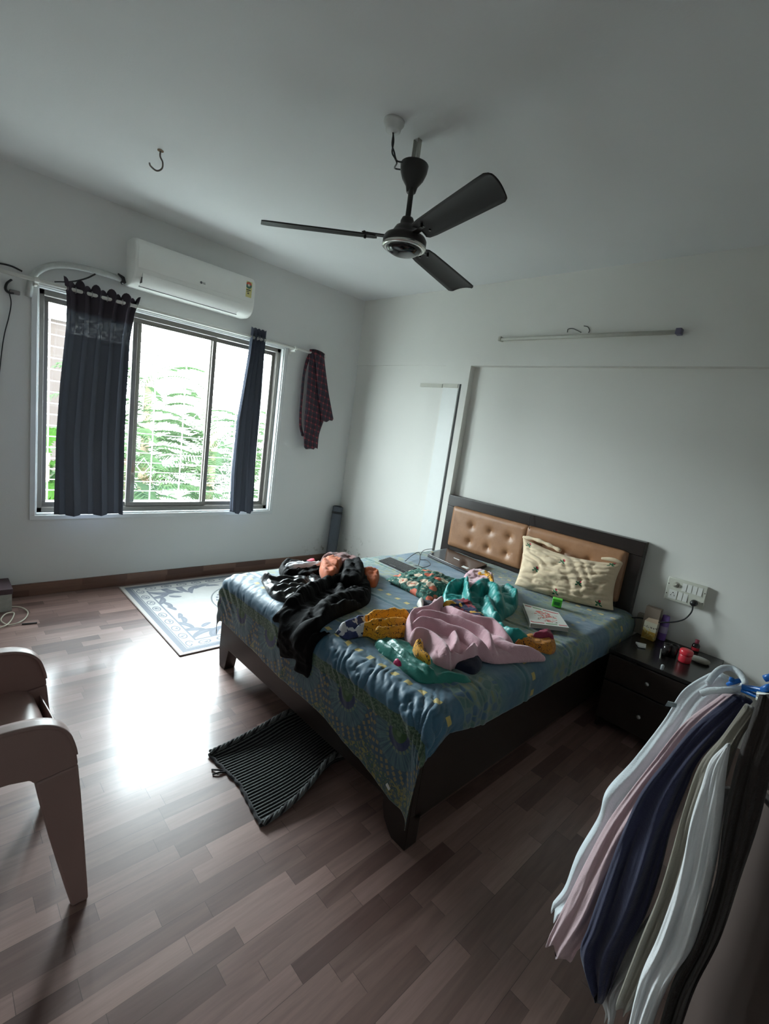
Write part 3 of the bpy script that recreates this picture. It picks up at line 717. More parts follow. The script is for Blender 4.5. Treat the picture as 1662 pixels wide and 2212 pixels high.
def heap(name, px, h, mat, base=.006, ridges=None, seed=1, edge=.05, ang=0, freq=9, fold=.5, warp=2.2, res=.0065, zt=None, parent=None, fn=None, low=.55, thick=.004, fringe=0, crisp=.013):
    poly = close_spline(outline(px, BZ + base + h * .35 if zt is None else zt))
    if fringe: poly = poly + (np.stack([fbm(np.arange(len(poly)) * .9, np.zeros(len(poly)), seed), fbm(np.arange(len(poly)) * .9, np.zeros(len(poly)) + 5, seed)], -1) - .47) * fringe
    lo, hi = poly.min(0) - res * 2, poly.max(0) + res * 2
    xs = np.arange(lo[0], hi[0], res); ys = np.arange(lo[1], hi[1], res); X, Y = np.meshgrid(xs, ys, indexing='ij')
    Q = np.stack([X.ravel(), Y.ravel()], -1); best = np.full(len(Q), 1e9); cp = np.zeros_like(Q); inside = np.zeros(len(Q), bool)
    for i in range(len(poly)):
        a, b = poly[i], poly[(i + 1) % len(poly)]; ab = b - a; t = np.clip(((Q - a) @ ab) / (ab @ ab + 1e-12), 0, 1)
        c = a + t[:, None] * ab; d = ((Q - c) ** 2).sum(1); k = d < best; best[k] = d[k]; cp[k] = c[k]
        cr = ((a[1] > Q[:, 1]) != (b[1] > Q[:, 1])); xx = a[0] + (Q[:, 1] - a[1]) * (b[0] - a[0]) / (b[1] - a[1] + 1e-15); inside ^= cr & (Q[:, 0] < xx)
    d = np.sqrt(best); sd = np.where(inside, d, -d); out = sd < 0; near = out & (sd > -1.5 * res); Q2 = Q.copy(); Q2[near] = cp[near]
    ok = ~out | near; dd = np.maximum(sd, 0); a, b = Q2[:, 0], Q2[:, 1]
    e = np.clip(dd / edge, 0, 1); pf = np.sqrt(np.clip(1 - (1 - e) ** 2, 0, 1))
    th = math.radians(ang); s = a * math.cos(th) + b * math.sin(th); r = -a * math.sin(th) + b * math.cos(th)
    f1 = np.abs(np.sin(PI * (s * freq + warp * fbm(a * 4 + seed, b * 4, seed)))) ** .75
    f2 = np.abs(np.sin(PI * (s * freq * .45 + r * freq * .5 + warp * fbm(a * 5, b * 5 + seed, seed + 9)))) ** .8
    f3 = np.abs(np.sin(PI * (s * freq * 2.1 - r * 2 + warp * fbm(a * 7, b * 7 + seed, seed + 19)))) ** .8
    w = fbm(a * 6, b * 6, seed + 3)
    H = h * pf * (low + (1 - low) * fbm(a * 4.5, b * 4.5, seed + 1, 3) * 1.6) * (1 - fold * .5) + h * fold * np.clip(dd / (edge * .35), 0, 1) * (.60 * f1 * (w + .2) + .30 * f2 + .16 * f3 * w)
    if ridges: H = H * .55 + ridge_field(a, b, ridges, BZ + base + h * .5) * np.clip(dd / .022, 0, 1) ** .7
    if fn is not None: H = H * fn(a, b)
    g1 = 1 - np.abs(2 * fbm(s * 16 + warp * fbm(a * 6, b * 6, seed + 6), r * 7, seed + 40, 3) - .95) * 2; g2 = 1 - np.abs(2 * fbm(s * 34, r * 20, seed + 50, 3) - .95) * 2
    H = H + (np.clip(g1, 0, 1) ** 2 * crisp + np.clip(g2, 0, 1) ** 2 * crisp * .35) * np.clip(dd / .02, 0, 1) * (.3 + w)
    H = base + np.maximum(H, .001)
    Pp = bedpos(a, b, 0); Pn = bedpos(a, b, 1.0); W = Pp + (Pn - Pp) * H[:, None]
    idx = np.arange(len(Q)).reshape(X.shape); okg = ok.reshape(X.shape); ing = (~out).reshape(X.shape)
    q = okg[:-1, :-1] & okg[1:, :-1] & okg[1:, 1:] & okg[:-1, 1:] & (ing[:-1, :-1] | ing[1:, :-1] | ing[1:, 1:] | ing[:-1, 1:])
    fi = np.stack([idx[:-1, :-1][q], idx[1:, :-1][q], idx[1:, 1:][q], idx[:-1, 1:][q]], -1)
    used = np.unique(fi); mp = -np.ones(len(Q), int); mp[used] = np.arange(len(used))
    m = MB(); m.v = [tuple(p) for p in W[used].tolist()]; m.f = [tuple(t) for t in mp[fi].tolist()]; m.mi = [0] * len(m.f); m.uv = Q2[used]
    return build(name, m, mat, parent, smooth=True, solid=thick)
def silk(name, col, rough=.45, sheen=.1, var=.1, spec=.4):
    n = NG(name); p = n.pos(); f = n.noise(p, 8, 4)
    c2 = tuple(min(1, c * (1 + var * 2)) for c in col); c1 = tuple(c * (1 - var * 2) for c in col)
    n.bump(n.noise(p, 120, 3) + n.noise(p, 35, 3), .25, .004)
    return n.done(n.mix(f, c1, c2), rough, 0, Sheen_Weight=sheen, Specular_IOR_Level=spec)
def print_mat(name, zones, ink=(.01, .01, .02), scale=16, split=None):
    """zones: list of (colour, threshold) cut out of a slow noise; dark brush squiggles over the first colour"""
    n = NG(name); p = n.pos(); x, y, z = n.xyz(p)
    f = n.noise(p, scale * .32, 2, .5, .8); c = zones[0][0]
    sq = n.noise(p, scale * 1.3, 1, .4, 2.2)
    c = n.mix(sq.band(.46, .50), c, ink)
    for col, t in zones[1:]: c = n.mix(f.gt(t), c, col)
    if split is not None: c = n.mix((x * .6849 + y * .7154).lt(split), c, n.mix(n.noise(p, 22, 2).gt(.52), (.028, .040, .12), (.50, .50, .52)))
    n.bump(n.noise(p, 150, 3), .2, .003)
    return n.done(c, .75, 0, Sheen_Weight=.1, Specular_IOR_Level=.3)
M_blackcloth = silk('black_cotton', (.0026, .0026, .0030), .75, sheen=0, var=.1, spec=.10)
M_satin = silk('black_satin', (.006, .0058, .008), .36, sheen=0, var=.2, spec=.5)
M_orange = silk('orange_cotton', (.44, .105, .035), .7, spec=.2)
M_pink = fabric('dusty_pink_terry', (.60, .355, .40), .95, 300, .5, .5)
M_teal = silk('teal_satin', (.004, .235, .215), .42, spec=.45)
M_teal2 = silk('green_satin', (.004, .16, .125), .40, spec=.5)
M_navy = silk('navy_cotton', (.008, .010, .028), .7, spec=.2)
M_yellow = print_mat('yellow_printed_cotton', [((.70, .33, .02), 0), ((.55, .52, .46), .56), ((.035, .045, .12), .60)])
M_scarf = print_mat('yellow_navy_scarf_cotton', [((.70, .33, .02), 0), ((.55, .52, .46), .58)], split=float(hz(786, 1356, .64)[:2] @ np.array([.6849, .7154])))
M_rednavy = print_mat('red_navy_printed_cotton', [((.24, .010, .022), 0), ((.012, .016, .06), .53), ((.62, .33, .03), .64)])
M_maroon = silk('crimson_cotton', (.22, .010, .045), .6)
M_oranget = print_mat('orange_printed_cotton', [((.52, .20, .02), 0), ((.40, .12, .03), .62)], scale=26)

def pt(sc, ox, oy, L): return [(ox + a / sc, oy + b / sc) for a, b in L]
Z6 = lambda L: pt(5.54, 560, 1180, L)
Z4 = lambda L: pt(2.77, 460, 1100, L)
Z5 = lambda L: pt(2.77, 800, 1100, L)
Z2 = lambda L: pt(4.155, 860, 1280, L)

# far-left pile
o = heap('maroon_cloth', [(690, 1216), (700, 1204), (722, 1200), (745, 1206), (768, 1212), (775, 1222), (740, 1228), (700, 1226)], .075, fabric('maroon_printed_cotton', (.12, .035, .03)), seed=3, ang=20)
tag(o, 'dark maroon crumpled cloth behind the orange cloth, furthest of the dark pile', 'cloth')
o = heap('pink_cloth', [(655, 1221), (662, 1212), (672, 1210), (681, 1212), (680, 1222)], .055, silk('hot_pink_cotton', (.62, .03, .07)), seed=5, edge=.03)
tag(o, 'small bright pink cloth at the back of the dark pile', 'cloth')
o = heap('rolled_garment', [(603, 1226), (608, 1219), (625, 1216), (650, 1219), (690, 1220), (700, 1236), (672, 1250), (640, 1248), (610, 1243)], .055, M_blackcloth, seed=8, ang=15, freq=12)
tag(o, 'rolled black top at the far edge of the bed, behind the satin garment', 'clothes')
o = heap('white_cloth', [(615, 1223), (640, 1218), (668, 1219), (694, 1219), (690, 1224), (655, 1226), (632, 1229)], .024, silk('white_cotton', (.7, .7, .74), .7), base=.05, seed=9, edge=.02)
tag(o, 'strip of white cloth lying on the rolled black top', 'clothes')
o = heap('satin_garment', [(563, 1243), (580, 1242), (610, 1246), (640, 1246), (672, 1242), (700, 1252), (690, 1290), (650, 1302), (625, 1298), (598, 1291), (583, 1279), (572, 1262)], .05, M_satin, base=.008, seed=12, ang=75, freq=13, fold=.85, warp=3, ridges=[(Z6(L), w, h) for L, w, h in (([(40, 355), (150, 400), (300, 400), (430, 400)], .018, .022), ([(130, 520), (300, 500), (520, 470)], .018, .022), ([(220, 590), (380, 550), (540, 520)], .018, .022), ([(250, 440), (400, 440), (560, 430)], .016, .02))])
tag(o, 'shiny black satin garment fanned out left of the black trousers', 'clothes')
JE = Z6([(1120, 200), (1220, 215), (1255, 300), (1330, 420), (1345, 520), (1320, 640), (1180, 725), (900, 850), (720, 990), (650, 1120), (615, 1300), (600, 1440), (560, 1582), (500, 1545), (395, 1490), (412, 1365), (240, 1335), (222, 1235), (190, 1190), (222, 960), (140, 905), (165, 810), (400, 630), (580, 500), (740, 370), (960, 330), (975, 250)])
o = heap('black_trousers', JE, .060, M_blackcloth, base=.012, seed=21, ang=118, freq=8, fold=.6, edge=.04, fn=lambda a, b: np.clip((b - 1.1) / .35, .25, 1), ridges=[(Z6(L), w, h) for L, w, h in (([(1150, 420), (900, 430), (700, 520), (430, 680), (230, 850)], .045, .05), ([(1280, 560), (1000, 640), (780, 760), (560, 960), (430, 1200)], .05, .045), ([(1200, 700), (900, 790), (700, 980), (600, 1180)], .035, .04), ([(960, 480), (1000, 600), (1180, 520)], .03, .035))])
tag(o, 'long black trousers draped over the foot of the bed', 'trousers')
o = heap('black_jacket', Z6([(985, 300), (1010, 190), (1120, 180), (1200, 170), (1255, 240), (1262, 330), (1200, 420), (1000, 420), (960, 360)]), .06, M_blackcloth, base=.055, seed=23, ang=60, edge=.05)
tag(o, 'rounded black bundle on top of the trousers, beside the orange cloth', 'clothes')
o = heap('orange_cloth', [(691, 1222), (700, 1213), (738, 1213), (736, 1226), (724, 1246), (712, 1251), (700, 1247), (692, 1236)], .06, M_orange, base=.06, seed=31, ang=70, freq=10, edge=.035, fold=.7)
tag(o, 'bright orange cloth crumpled on top of the dark pile', 'cloth')
o = heap('orange_cloth', [(780, 1233), (790, 1232), (806, 1238), (820, 1241), (815, 1262), (805, 1266), (790, 1258)], .045, M_orange, seed=33, ang=30, edge=.03, fold=.7)
tag(o, 'orange cloth peeking out right of the black trousers', 'cloth')
# middle pile
o = heap('navy_scarf', Z4([(1030, 655), (1120, 620), (1230, 590), (1235, 545), (1370, 560), (1390, 600), (1300, 640), (1180, 660), (1090, 665)]), .03, M_navy, seed=41, ang=10)
tag(o, 'dark navy cloth between the floral cushion and the pink towel', 'cloth')
o = heap('cream_strap', Z4([(1222, 560), (1240, 535), (1262, 545), (1262, 590), (1280, 620), (1262, 632), (1240, 615), (1232, 580)]), .03, silk('cream_cotton', (.52, .50, .44)), base=.025, seed=42, edge=.02)
tag(o, 'cream cloth strap looped at the tip of the navy cloth', 'cloth')
o = heap('teal_kurta', Z5([(425, 530), (450, 495), (520, 470), (575, 460), (660, 495), (740, 470), (830, 460), (890, 520), (870, 590), (800, 640), (800, 700), (870, 745), (1000, 762), (985, 785), (860, 785), (740, 715), (640, 640), (560, 585), (470, 575)]), .085, M_teal, seed=45, ang=-35, freq=8, fold=.75, edge=.06, ridges=[(Z5(L), w, h) for L, w, h in (([(445, 510), (520, 480), (570, 470)], .04, .07), ([(565, 470), (570, 540), (590, 590)], .022, .085), ([(620, 520), (680, 500), (740, 540), (770, 610)], .05, .085), ([(690, 560), (720, 640), (760, 690)], .04, .06), ([(800, 480), (860, 520), (880, 560)], .03, .05), ([(760, 700), (840, 750), (960, 775)], .035, .035))])
tag(o, 'crumpled teal satin tunic between the floral cushion and the book', 'clothes')
o = heap('pink_bundle', Z5([(550, 425), (565, 395), (620, 378), (700, 385), (745, 430), (735, 480), (650, 490), (575, 470)]), .055, M_pink, base=.055, seed=47, ang=15, freq=9, edge=.045)
tag(o, 'dusty pink rolled bundle on top of the teal tunic', 'cloth')
o = heap('yellow_print_edge', Z5([(640, 388), (680, 378), (725, 400), (745, 440), (740, 470), (715, 430), (690, 405)]), .03, M_yellow, base=.095, seed=48, edge=.02)
tag(o, 'narrow yellow printed cloth curled over the pink bundle', 'cloth')
o = heap('green_satin_garment', Z4([(965, 800), (1000, 770), (1140, 790), (1290, 870), (1340, 900), (1480, 990), (1550, 1012), (1515, 1028), (1380, 1025), (1250, 1022), (1180, 985), (1080, 900), (1010, 850)]), .035, M_teal2, seed=51, ang=60, freq=9, fold=.8, ridges=[(Z4(L), w, h) for L, w, h in (([(985, 800), (1060, 860), (1150, 940), (1260, 1010)], .022, .03), ([(1060, 800), (1140, 880), (1230, 950), (1330, 1010)], .02, .03), ([(1350, 1000), (1440, 1000), (1530, 1015)], .02, .018))])
tag(o, 'emerald green satin garment at the front of the middle pile', 'clothes')
for k, (u, v) in enumerate(((859, 1431), (928, 1447))):
    o = heap('pink_cloth', [(u - 9, v - 3), (u - 2, v - 6), (u + 8, v - 1), (u + 9, v + 4), (u, v + 4)], .02, silk('magenta_satin', (.45, .01, .10)), base=.028, seed=53 + k, edge=.015)
    tag(o, ('magenta piece on the left part of the green satin garment', 'magenta piece on the right part of the green satin garment')[k], 'cloth')
o = heap('navy_cloth', Z5([(430, 900), (560, 880), (660, 870), (670, 930), (620, 975), (520, 950), (450, 930)]), .035, M_navy, seed=55)
tag(o, 'dark navy cloth under the front edge of the pink towel', 'cloth')
o = heap('yellow_scarf', Z4([(735, 722), (790, 700), (860, 668), (940, 640), (1010, 632), (1110, 640), (1190, 640), (1215, 680), (1180, 740), (1080, 760), (1000, 775), (930, 745), (860, 750), (800, 762)]), .045, M_scarf, base=.012, seed=61, ang=25, freq=9, fold=.8, ridges=[(Z4(L), w, h) for L, w, h in (([(750, 730), (870, 690), (1000, 650), (1110, 650), (1180, 665)], .024, .04), ([(860, 740), (950, 715), (1060, 710), (1160, 690)], .022, .045), ([(960, 750), (1060, 745), (1150, 720)], .02, .03))])
tag(o, 'yellow, navy and white printed scarf left of the pink towel', 'scarf')
o = heap('printed_cloth', Z5([(420, 600), (455, 575), (520, 555), (590, 560), (640, 620), (720, 700), (700, 720), (600, 680), (500, 640)]), .055, M_rednavy, base=.022, seed=63, ang=-30, freq=7, edge=.04)
tag(o, 'red, navy and yellow printed cloth folded behind the pink towel', 'cloth')
o = heap('printed_cloth', Z2([(1090, 415), (1200, 405), (1270, 420), (1400, 440), (1422, 490), (1370, 522), (1240, 510), (1120, 480), (1040, 462)]), .04, M_oranget, base=.008, seed=65, ang=10, freq=10, edge=.035)
tag(o, 'orange printed cloth end at the right tip of the pink towel', 'cloth')
o = heap('crimson_cloth', Z2([(1195, 405), (1260, 375), (1340, 375), (1395, 400), (1400, 440), (1330, 425), (1240, 420)]), .045, M_maroon, base=.025, seed=66, edge=.03)
tag(o, 'crimson cloth tucked behind the orange printed cloth end', 'cloth')
o = heap('pink_towel', Z2([(52, 300), (90, 240), (170, 215), (250, 190), (300, 115), (360, 85), (420, 105), (435, 165), (560, 245), (700, 300), (850, 322), (930, 385), (1010, 450), (1180, 500), (1340, 535), (1200, 565), (1050, 582), (880, 592), (740, 565), (690, 590), (600, 605), (500, 640), (460, 660), (330, 620), (290, 540), (240, 465), (150, 460), (90, 430), (65, 370)]), .075, M_pink, base=.012, seed=72, ang=115, freq=5.5, fold=.3, warp=2.4, edge=.05, crisp=.004, low=.8, res=.005, ridges=[(Z2(L), w, h) for L, w, h in (([(330, 110), (270, 180), (130, 235), (70, 300), (85, 400)], .034, .060), ([(130, 262), (260, 255), (420, 285), (600, 350), (760, 420), (850, 540)], .026, .062), ([(420, 160), (540, 250), (700, 305), (850, 335), (1000, 465)], .036, .060), ([(110, 345), (220, 315), (330, 330), (450, 375), (600, 425), (690, 490), (860, 585)], .026, .055), ([(100, 425), (200, 415), (300, 455), (395, 540), (440, 640)], .034, .055), ([(490, 400), (515, 470), (500, 560)], .022, .045), ([(470, 600), (560, 595), (640, 565), (690, 515)], .026, .05), ([(850, 400), (1000, 500), (1180, 535), (1320, 545)], .04, .03), ([(240, 200), (330, 160), (400, 110)], .03, .06), ([(300, 520), (330, 600), (440, 650)], .025, .045))])
tag(o, 'large dusty pink towel twisted across the middle of the bed', 'towel')
o = heap('printed_cloth', Z2([(135, 480), (180, 455), (225, 465), (240, 510), (250, 560), (300, 600), (275, 610), (215, 575), (160, 540)]), .05, M_yellow, base=.05, seed=74, edge=.025)
tag(o, 'small yellow-brown printed cloth emerging under the front of the towel', 'cloth')
# ---- cushions
def pillow(name, TL, TR, BL, BR_, thick, mat, lab, seed, sag=(0, 0), wr=.006, nrm=None, p=2.6, NN=64):
    TL, TR, BL, BR_ = map(lambda q: np.array(q, float), (TL, TR, BL, BR_))
    u, v = np.meshgrid(np.linspace(-1, 1, NN), np.linspace(-1, 1, NN), indexing='ij')
    n = np.cross(TR - TL, TL - BL) if nrm is None else np.array(nrm, float); n = n / np.linalg.norm(n)
    s = (u + 1) / 2; t = (v + 1) / 2
    P0 = ((1 - s) * (1 - t))[..., None] * BL + (s * (1 - t))[..., None] * BR_ + ((1 - s) * t)[..., None] * TL + (s * t)[..., None] * TR
    up = (TL - BL + TR - BR_) / 2; rt = (TR - TL + BR_ - BL) / 2
    P0 = P0 - up * (sag[0] * (1 - u ** 2) * t)[..., None] + up * (sag[1] * (1 - u ** 2) * (1 - t))[..., None]
    P0 = P0 - rt * (.035 * u * (1 - v ** 2))[..., None]
    T = np.clip(1 - np.abs(u) ** p, 0, 1) ** .6 * np.clip(1 - np.abs(v) ** p, 0, 1) ** .6
    def side(sg):
        w = fbm(u * 2.2 + 3, v * 2.2 + sg, seed, 3) - .45; f = np.abs(np.sin(PI * (u * 2.2 + v * 1.0 + 3.2 * fbm(u * 1.6, v * 1.6, seed + 2)))) ** .7 - .5
        g = np.abs(np.sin(PI * (u * 1.5 - v * 4 + 2.5 * fbm(u * 2, v * 2, seed + 5)))) ** .7 - .5
        return P0 + n * ((sg * (thick * T + (w * thick * .5 + f * wr + g * wr * .8) * np.clip(T * 2, 0, 1)))[..., None])
    a, b = side(1), side(-1); a[[0, -1]] = b[[0, -1]] = P0[[0, -1]]; a[:, [0, -1]] = b[:, [0, -1]] = P0[:, [0, -1]]
    m = MB(); m.grid(a); m.grid(b); uv = np.stack([s, t], -1).reshape(-1, 2); uv = np.concatenate([uv, uv])
    # weld the two halves along the seam
    key = {}; rm = []
    for i, q in enumerate(m.v):
        kk = (round(q[0], 6), round(q[1], 6), round(q[2], 6)); rm.append(key.setdefault(kk, i))
    used = sorted(set(rm)); mp = {k: i for i, k in enumerate(used)}
    m.f = [tuple(mp[rm[i]] for i in f) for f in m.f]; m.v = [m.v[k] for k in used]; m.uv = None
    o = build(name, m, mat, None, smooth=True)
    uvl = o.data.uv_layers.new(name='UVMap'); idx = np.zeros(len(o.data.loops), int); o.data.loops.foreach_get('vertex_index', idx); uvl.data.foreach_set('uv', uv[used][idx].ravel())
    return o
def pillow_mat():
    n = NG('cream_embroidered_cotton'); uv = n.coord('UV'); s, t, _ = n.xyz(uv); X = s * .72; Y = t * .34; p = n.pos()
    c = n.mix(n.noise(p, 14, 4), (.60, .465, .31), (.74, .60, .43))
    for al, be in ((.09, .14), (.22, .60), (.49, .24), (.92, .08), (.69, .64), (.87, .95), (.45, .93)):
        cx, cy = al * .72, (1 - be) * .34; dx, dy = X - cx, Y - cy
        c = n.mix((dx - .008) * (dx - .008) + (dy - .022) * (dy - .022) - .00009 * (1.0), c, c) if False else c
        r2 = (dx - .010) * (dx - .010) + (dy - .020) * (dy - .020)
        c = n.mix(r2.lt(.00010), c, (.50, .03, .07))
        for ang in (30, 80, 130, 200, 340):
            ca, sa = math.cos(math.radians(ang)), math.sin(math.radians(ang))
            e1 = dx * ca + dy * sa - .014; e2 = dy * ca - dx * sa
            c = n.mix((e1 * e1 * .18 + e2 * e2).lt(.000022), c, (.02, .13, .06))
    n.bump(n.noise(p, 60, 4, .7) + n.noise(p, 400, 2) * .4, .55, .006)
    return n.done(c, .9, 0, Sheen_Weight=.15, Specular_IOR_Level=.2)
o = pillow('pillow', hy(1130, 1160, 3.385), hy(1347, 1217, 3.385), hz(1112, 1263, .625), hz(1326, 1319, .625), .082, pillow_mat(), '', 5, sag=(.15, -.04), wr=.015, nrm=(0.0, -1, .45), p=3.2)
tag(o, 'cream embroidered pillow leaning against the headboard', 'pillow')
fa, fb, fc, fd = hy(1131, 1160, 3.37), hy(1160, 1166, 3.35), hy(1188, 1178, 3.34), hy(1212, 1190, 3.335)
build('pillowcase_flap', MB().tube(spline([fa, fb, fc, fd]), [.010 + .006 * math.sin(i * .5) ** 2 for i in range(25)], 10), o.data.materials[0], o, smooth=True)
fa, fb, fc = hy(1300, 1206, 3.34), hy(1325, 1209, 3.34), hy(1345, 1217, 3.35)
build('pillowcase_corner', MB().tube(spline([fa, fb, fc]), [.006 + .008 * math.sin((i + 1) / 18 * PI) for i in range(17)], 10), o.data.materials[0], o, smooth=True)
def floral_mat():
    n = NG('green_floral_cotton'); p = n.pos(); pn = n.vec(n.xyz(p)[0] + n.noise(p, 18, 2) * .03, n.xyz(p)[1], n.xyz(p)[2])
    c = n.mix(n.noise(p, 35, 3), (.012, .075, .055), (.05, .16, .13))
    lf = n.noise(p, 38, 2, .5, 1.0); c = n.mix(lf.gt(.60), c, (.008, .03, .02)); c = n.mix(lf.lt(.36), c, (.42, .40, .30))
    d = n.voro(pn, 13, 'Distance'); cc = n.xyz(n.voro(pn, 13, 'Color'))[0]
    fl = n.mix(cc.gt(.45), (.62, .15, .09), (.62, .48, .36)); fl = n.mix(d.lt(.12), fl, (.45, .10, .05))
    c = n.mix(d.lt(.40) * cc.gt(.12), c, fl)
    n.bump(n.noise(p, 60, 3), .3, .004); return n.done(c, .75, 0, Specular_IOR_Level=.3)
o = pillow('cushion', hz(832, 1252, .63), hz(912, 1228, .63), hz(926, 1300, .625), hz(1012, 1262, .63), .055, floral_mat(), '', 9, wr=.006, nrm=(0, 0, 1), sag=(0, 0))
tag(o, 'dark green floral cushion lying flat between keyboard and teal tunic', 'cushion')
# ---- laptop
def quad(px, z): return [hz(u, v, z) for u, v in px]
lp = thing('laptop', 'closed black laptop near the headboard', 'laptop', hz(985, 1208, .61))
q = quad([(925, 1196), (966, 1184), (1053, 1219), (1010, 1234)], .637)
build('base', MB().prism([a - (0, 0, .010) for a in q], (0, 0, -.016)), M_black, lp, bevel=.003)
def lid_mat():
    n = NG('glossy_black_lid'); return n.done((.012, .012, .016), n.ramp(n.noise(n.pos(), 9, 3), .3, .7) * .1 + .10, 0, Specular_IOR_Level=.6)
lid = build('lid', MB().prism(q, (0, 0, -.0085)), lid_mat(), lp, bevel=.003)
cq = sum(q) / 4; ex = (q[2] - q[1] + q[3] - q[0]) / 2; ey = (q[1] - q[0] + q[2] - q[3]) / 2
build('logo', MB().obox(cq + (0, 0, .0008), ex * .07, ey * .018, (0, 0, .0006)), plain('logo_silver', (.4, .4, .4), .3, .8), lid, label='small silver lettering')
build('sticker', MB().obox(cq + ex * .36 - ey * .33 + (0, 0, .0008), ex * .065, ey * .06, (0, 0, .0006)), M_white, lid, label='small white sticker')
for s_ in (0, 1):
    a = q[0] if s_ == 0 else q[1]
kb = thing('keyboard', 'black computer keyboard near the far edge of the bed', 'keyboard', hz(860, 1220, .605))
q = quad([(816, 1212), (842, 1203), (906, 1229), (876, 1238)], .618)
build('case', MB().prism(q, (0, 0, -.014)), M_black, kb, bevel=.003)
ex = (q[2] - q[1] + q[3] - q[0]) / 2; ey = (q[1] - q[0] + q[2] - q[3]) / 2; cq = sum(q) / 4
m = MB()
for r in range(6):
    for c_ in range(18):
        if r == 0 and 5 < c_ < 11: 
            if c_ != 8: continue
            m.obox(cq + ex * ((c_ + .5) / 18 - .5) * .94 + ey * ((r + .5) / 6 - .5) * .86 + (0, 0, .003), ex * .12, ey * .055, (0, 0, .003)); continue
        m.obox(cq + ex * ((c_ + .5) / 18 - .5) * .94 + ey * ((r + .5) / 6 - .5) * .86 + (0, 0, .003), ex * .021, ey * .055, (0, 0, .003))
build('keys', m, plain('key_black', (.03, .03, .032), .4), kb)
o = build('cable', MB().tube(spline([hz(u, v, .625 + dz) for u, v, dz in ((876, 1212, 0), (890, 1200, .01), (905, 1193, .02), (908, 1205, .01), (903, 1222, 0), (893, 1219, 0), (908, 1224, .005), (915, 1226, 0), (930, 1220, .01), (922, 1210, .015), (908, 1208, .01), (910, 1196, .02), (918, 1188, .01), (935, 1186, .01), (936, 1190, 0))]), .0028, 6), M_black, smooth=True)
tag(o, 'tangled thin black cable between keyboard and laptop', 'cable')
o = build('cable', MB().tube(spline([hy(1150, 1112, HBY - .01) , hy(1143, 1122, HBY - .03), hy(1143, 1150, HBY - .035), hy(1133, 1172, HBY - .035), hy(1127, 1188, HBY - .035), hz(1122, 1200, .66), hz(1100, 1212, .63), hz(1060, 1217, .625)]), .0022, 6), M_black, smooth=True)
tag(o, 'thin black cable running down the headboard to the laptop', 'cable')
# ---- book
bk = thing('book', 'white book with red and green print on its cover', 'book', hz(1180, 1330, .61))
q = quad([(1130, 1303), (1207, 1323), (1230, 1356), (1147, 1346)], .640)
def cover_mat():
    n = NG('book_cover_print'); uv = n.coord('UV'); s, t, _ = n.xyz(uv); p = n.pos()
    c = (.68, .70, .66); f = n.noise(p, 30, 3, .6, 1.2)
    cx = s - .52; cy = t - .52; r = (cx * cx + cy * cy).sqrt()
    c = n.mix(r.lt(.30) * f.gt(.52), c, (.62, .12, .10)); c = n.mix(r.lt(.40) * n.noise(p, 55, 2).gt(.62), c, (.2, .2, .15))
    for y0, segs in ((.10, ((.02, .38, 0), (.42, .72, 1), (.76, .98, 0))), (.90, ((.04, .22, 0), (.26, .50, 1), (.54, .97, 0)))):
        for a_, b_, g in segs: c = n.mix(s.band(a_, b_) * (t - y0).abs().lt(.025), c, (.08, .26, .07) if g else (.45, .04, .05))
    return n.done(c, .4)
m = MB(); m.prism(q, (0, 0, -.0015)); o = build('cover', m, cover_mat(), bk)
uvl = o.data.uv_layers.new(name='UVMap'); uvp = [(0, 1), (1, 1), (1, 0), (0, 0)]
for li, l in enumerate(o.data.loops): uvl.data[li].uv = uvp[l.vertex_index % 4]
cc = sum(q) / 4
build('pages', MB().prism([cc + (a - cc) * .985 - (0, 0, .0016) for a in q], (0, 0, -.022)), plain('paper_pages', (.42, .40, .36), .8, scale=200), bk)
build('back_cover', MB().prism([a - (0, 0, .0237) for a in q], (0, 0, -.0015)), M_white, bk)
gb = thing('tin_box', 'small bright green tin beside the pillow', 'box', hz(1200, 1304, .61))
a = hz(1202, 1312, .612); e1 = hz(1213, 1312, .612) - hz(1189, 1306, .612); e1 = e1 / np.linalg.norm(e1) * .030; e2 = np.array([-e1[1], e1[0], 0]) * .7
M_green = plain('lime_green_plastic', (.10, .62, .05), .35)
build('tin_body', MB().obox(a + e2 + (0, 0, .022), e1, e2, (0, 0, .022)), M_green, gb, bevel=.004)
build('tin_lid', MB().obox(a + e2 + (0, 0, .050), e1 * 1.03, e2 * 1.03, (0, 0, .006)), M_green, gb, bevel=.003)
build('tin_label', MB().obox(a - (e2 / np.linalg.norm(e2)) * .001 + (0, 0, .026), e1 * .6, e2 * .02, (0, 0, .011)), plain('tin_label_green', (.03, .22, .05), .5), gb)
# ================================================================ switchboard, plug, bedside table
SY = YB - .001; M_screw = plain('screw_dark', (.06, .05, .04), .5, .5)
sw = [hy(u, v, SY - .03) for u, v in ((1446, 1245), (1531, 1268), (1434, 1291), (1519, 1319))]
sx0, sx1 = (sw[0][0] + sw[2][0]) / 2, (sw[1][0] + sw[3][0]) / 2; sz1, sz0 = (sw[0][2] + sw[1][2]) / 2, (sw[2][2] + sw[3][2]) / 2
sb = thing('switchboard', 'white eight-module switchboard on the wall right of the bed', 'switchboard', ((sx0 + sx1) / 2, SY, sz0))
M_sw = plain('switch_ivory', (.58, .58, .50), .35, var=.02)
build('back_box', MB().box(sx0 + .004, sx1 - .004, SY - .022, SY, sz0 + .004, sz1 - .004), M_sw, sb, bevel=.002)
build('face_plate', MB().box(sx0, sx1, SY - .032, SY - .021, sz0, sz1), M_sw, sb, bevel=.005)
W_, H_ = sx1 - sx0, sz1 - sz0; fy = SY - .032
mw_ = W_ * .80 / 6.2; xx0 = sx0 + W_ * .10
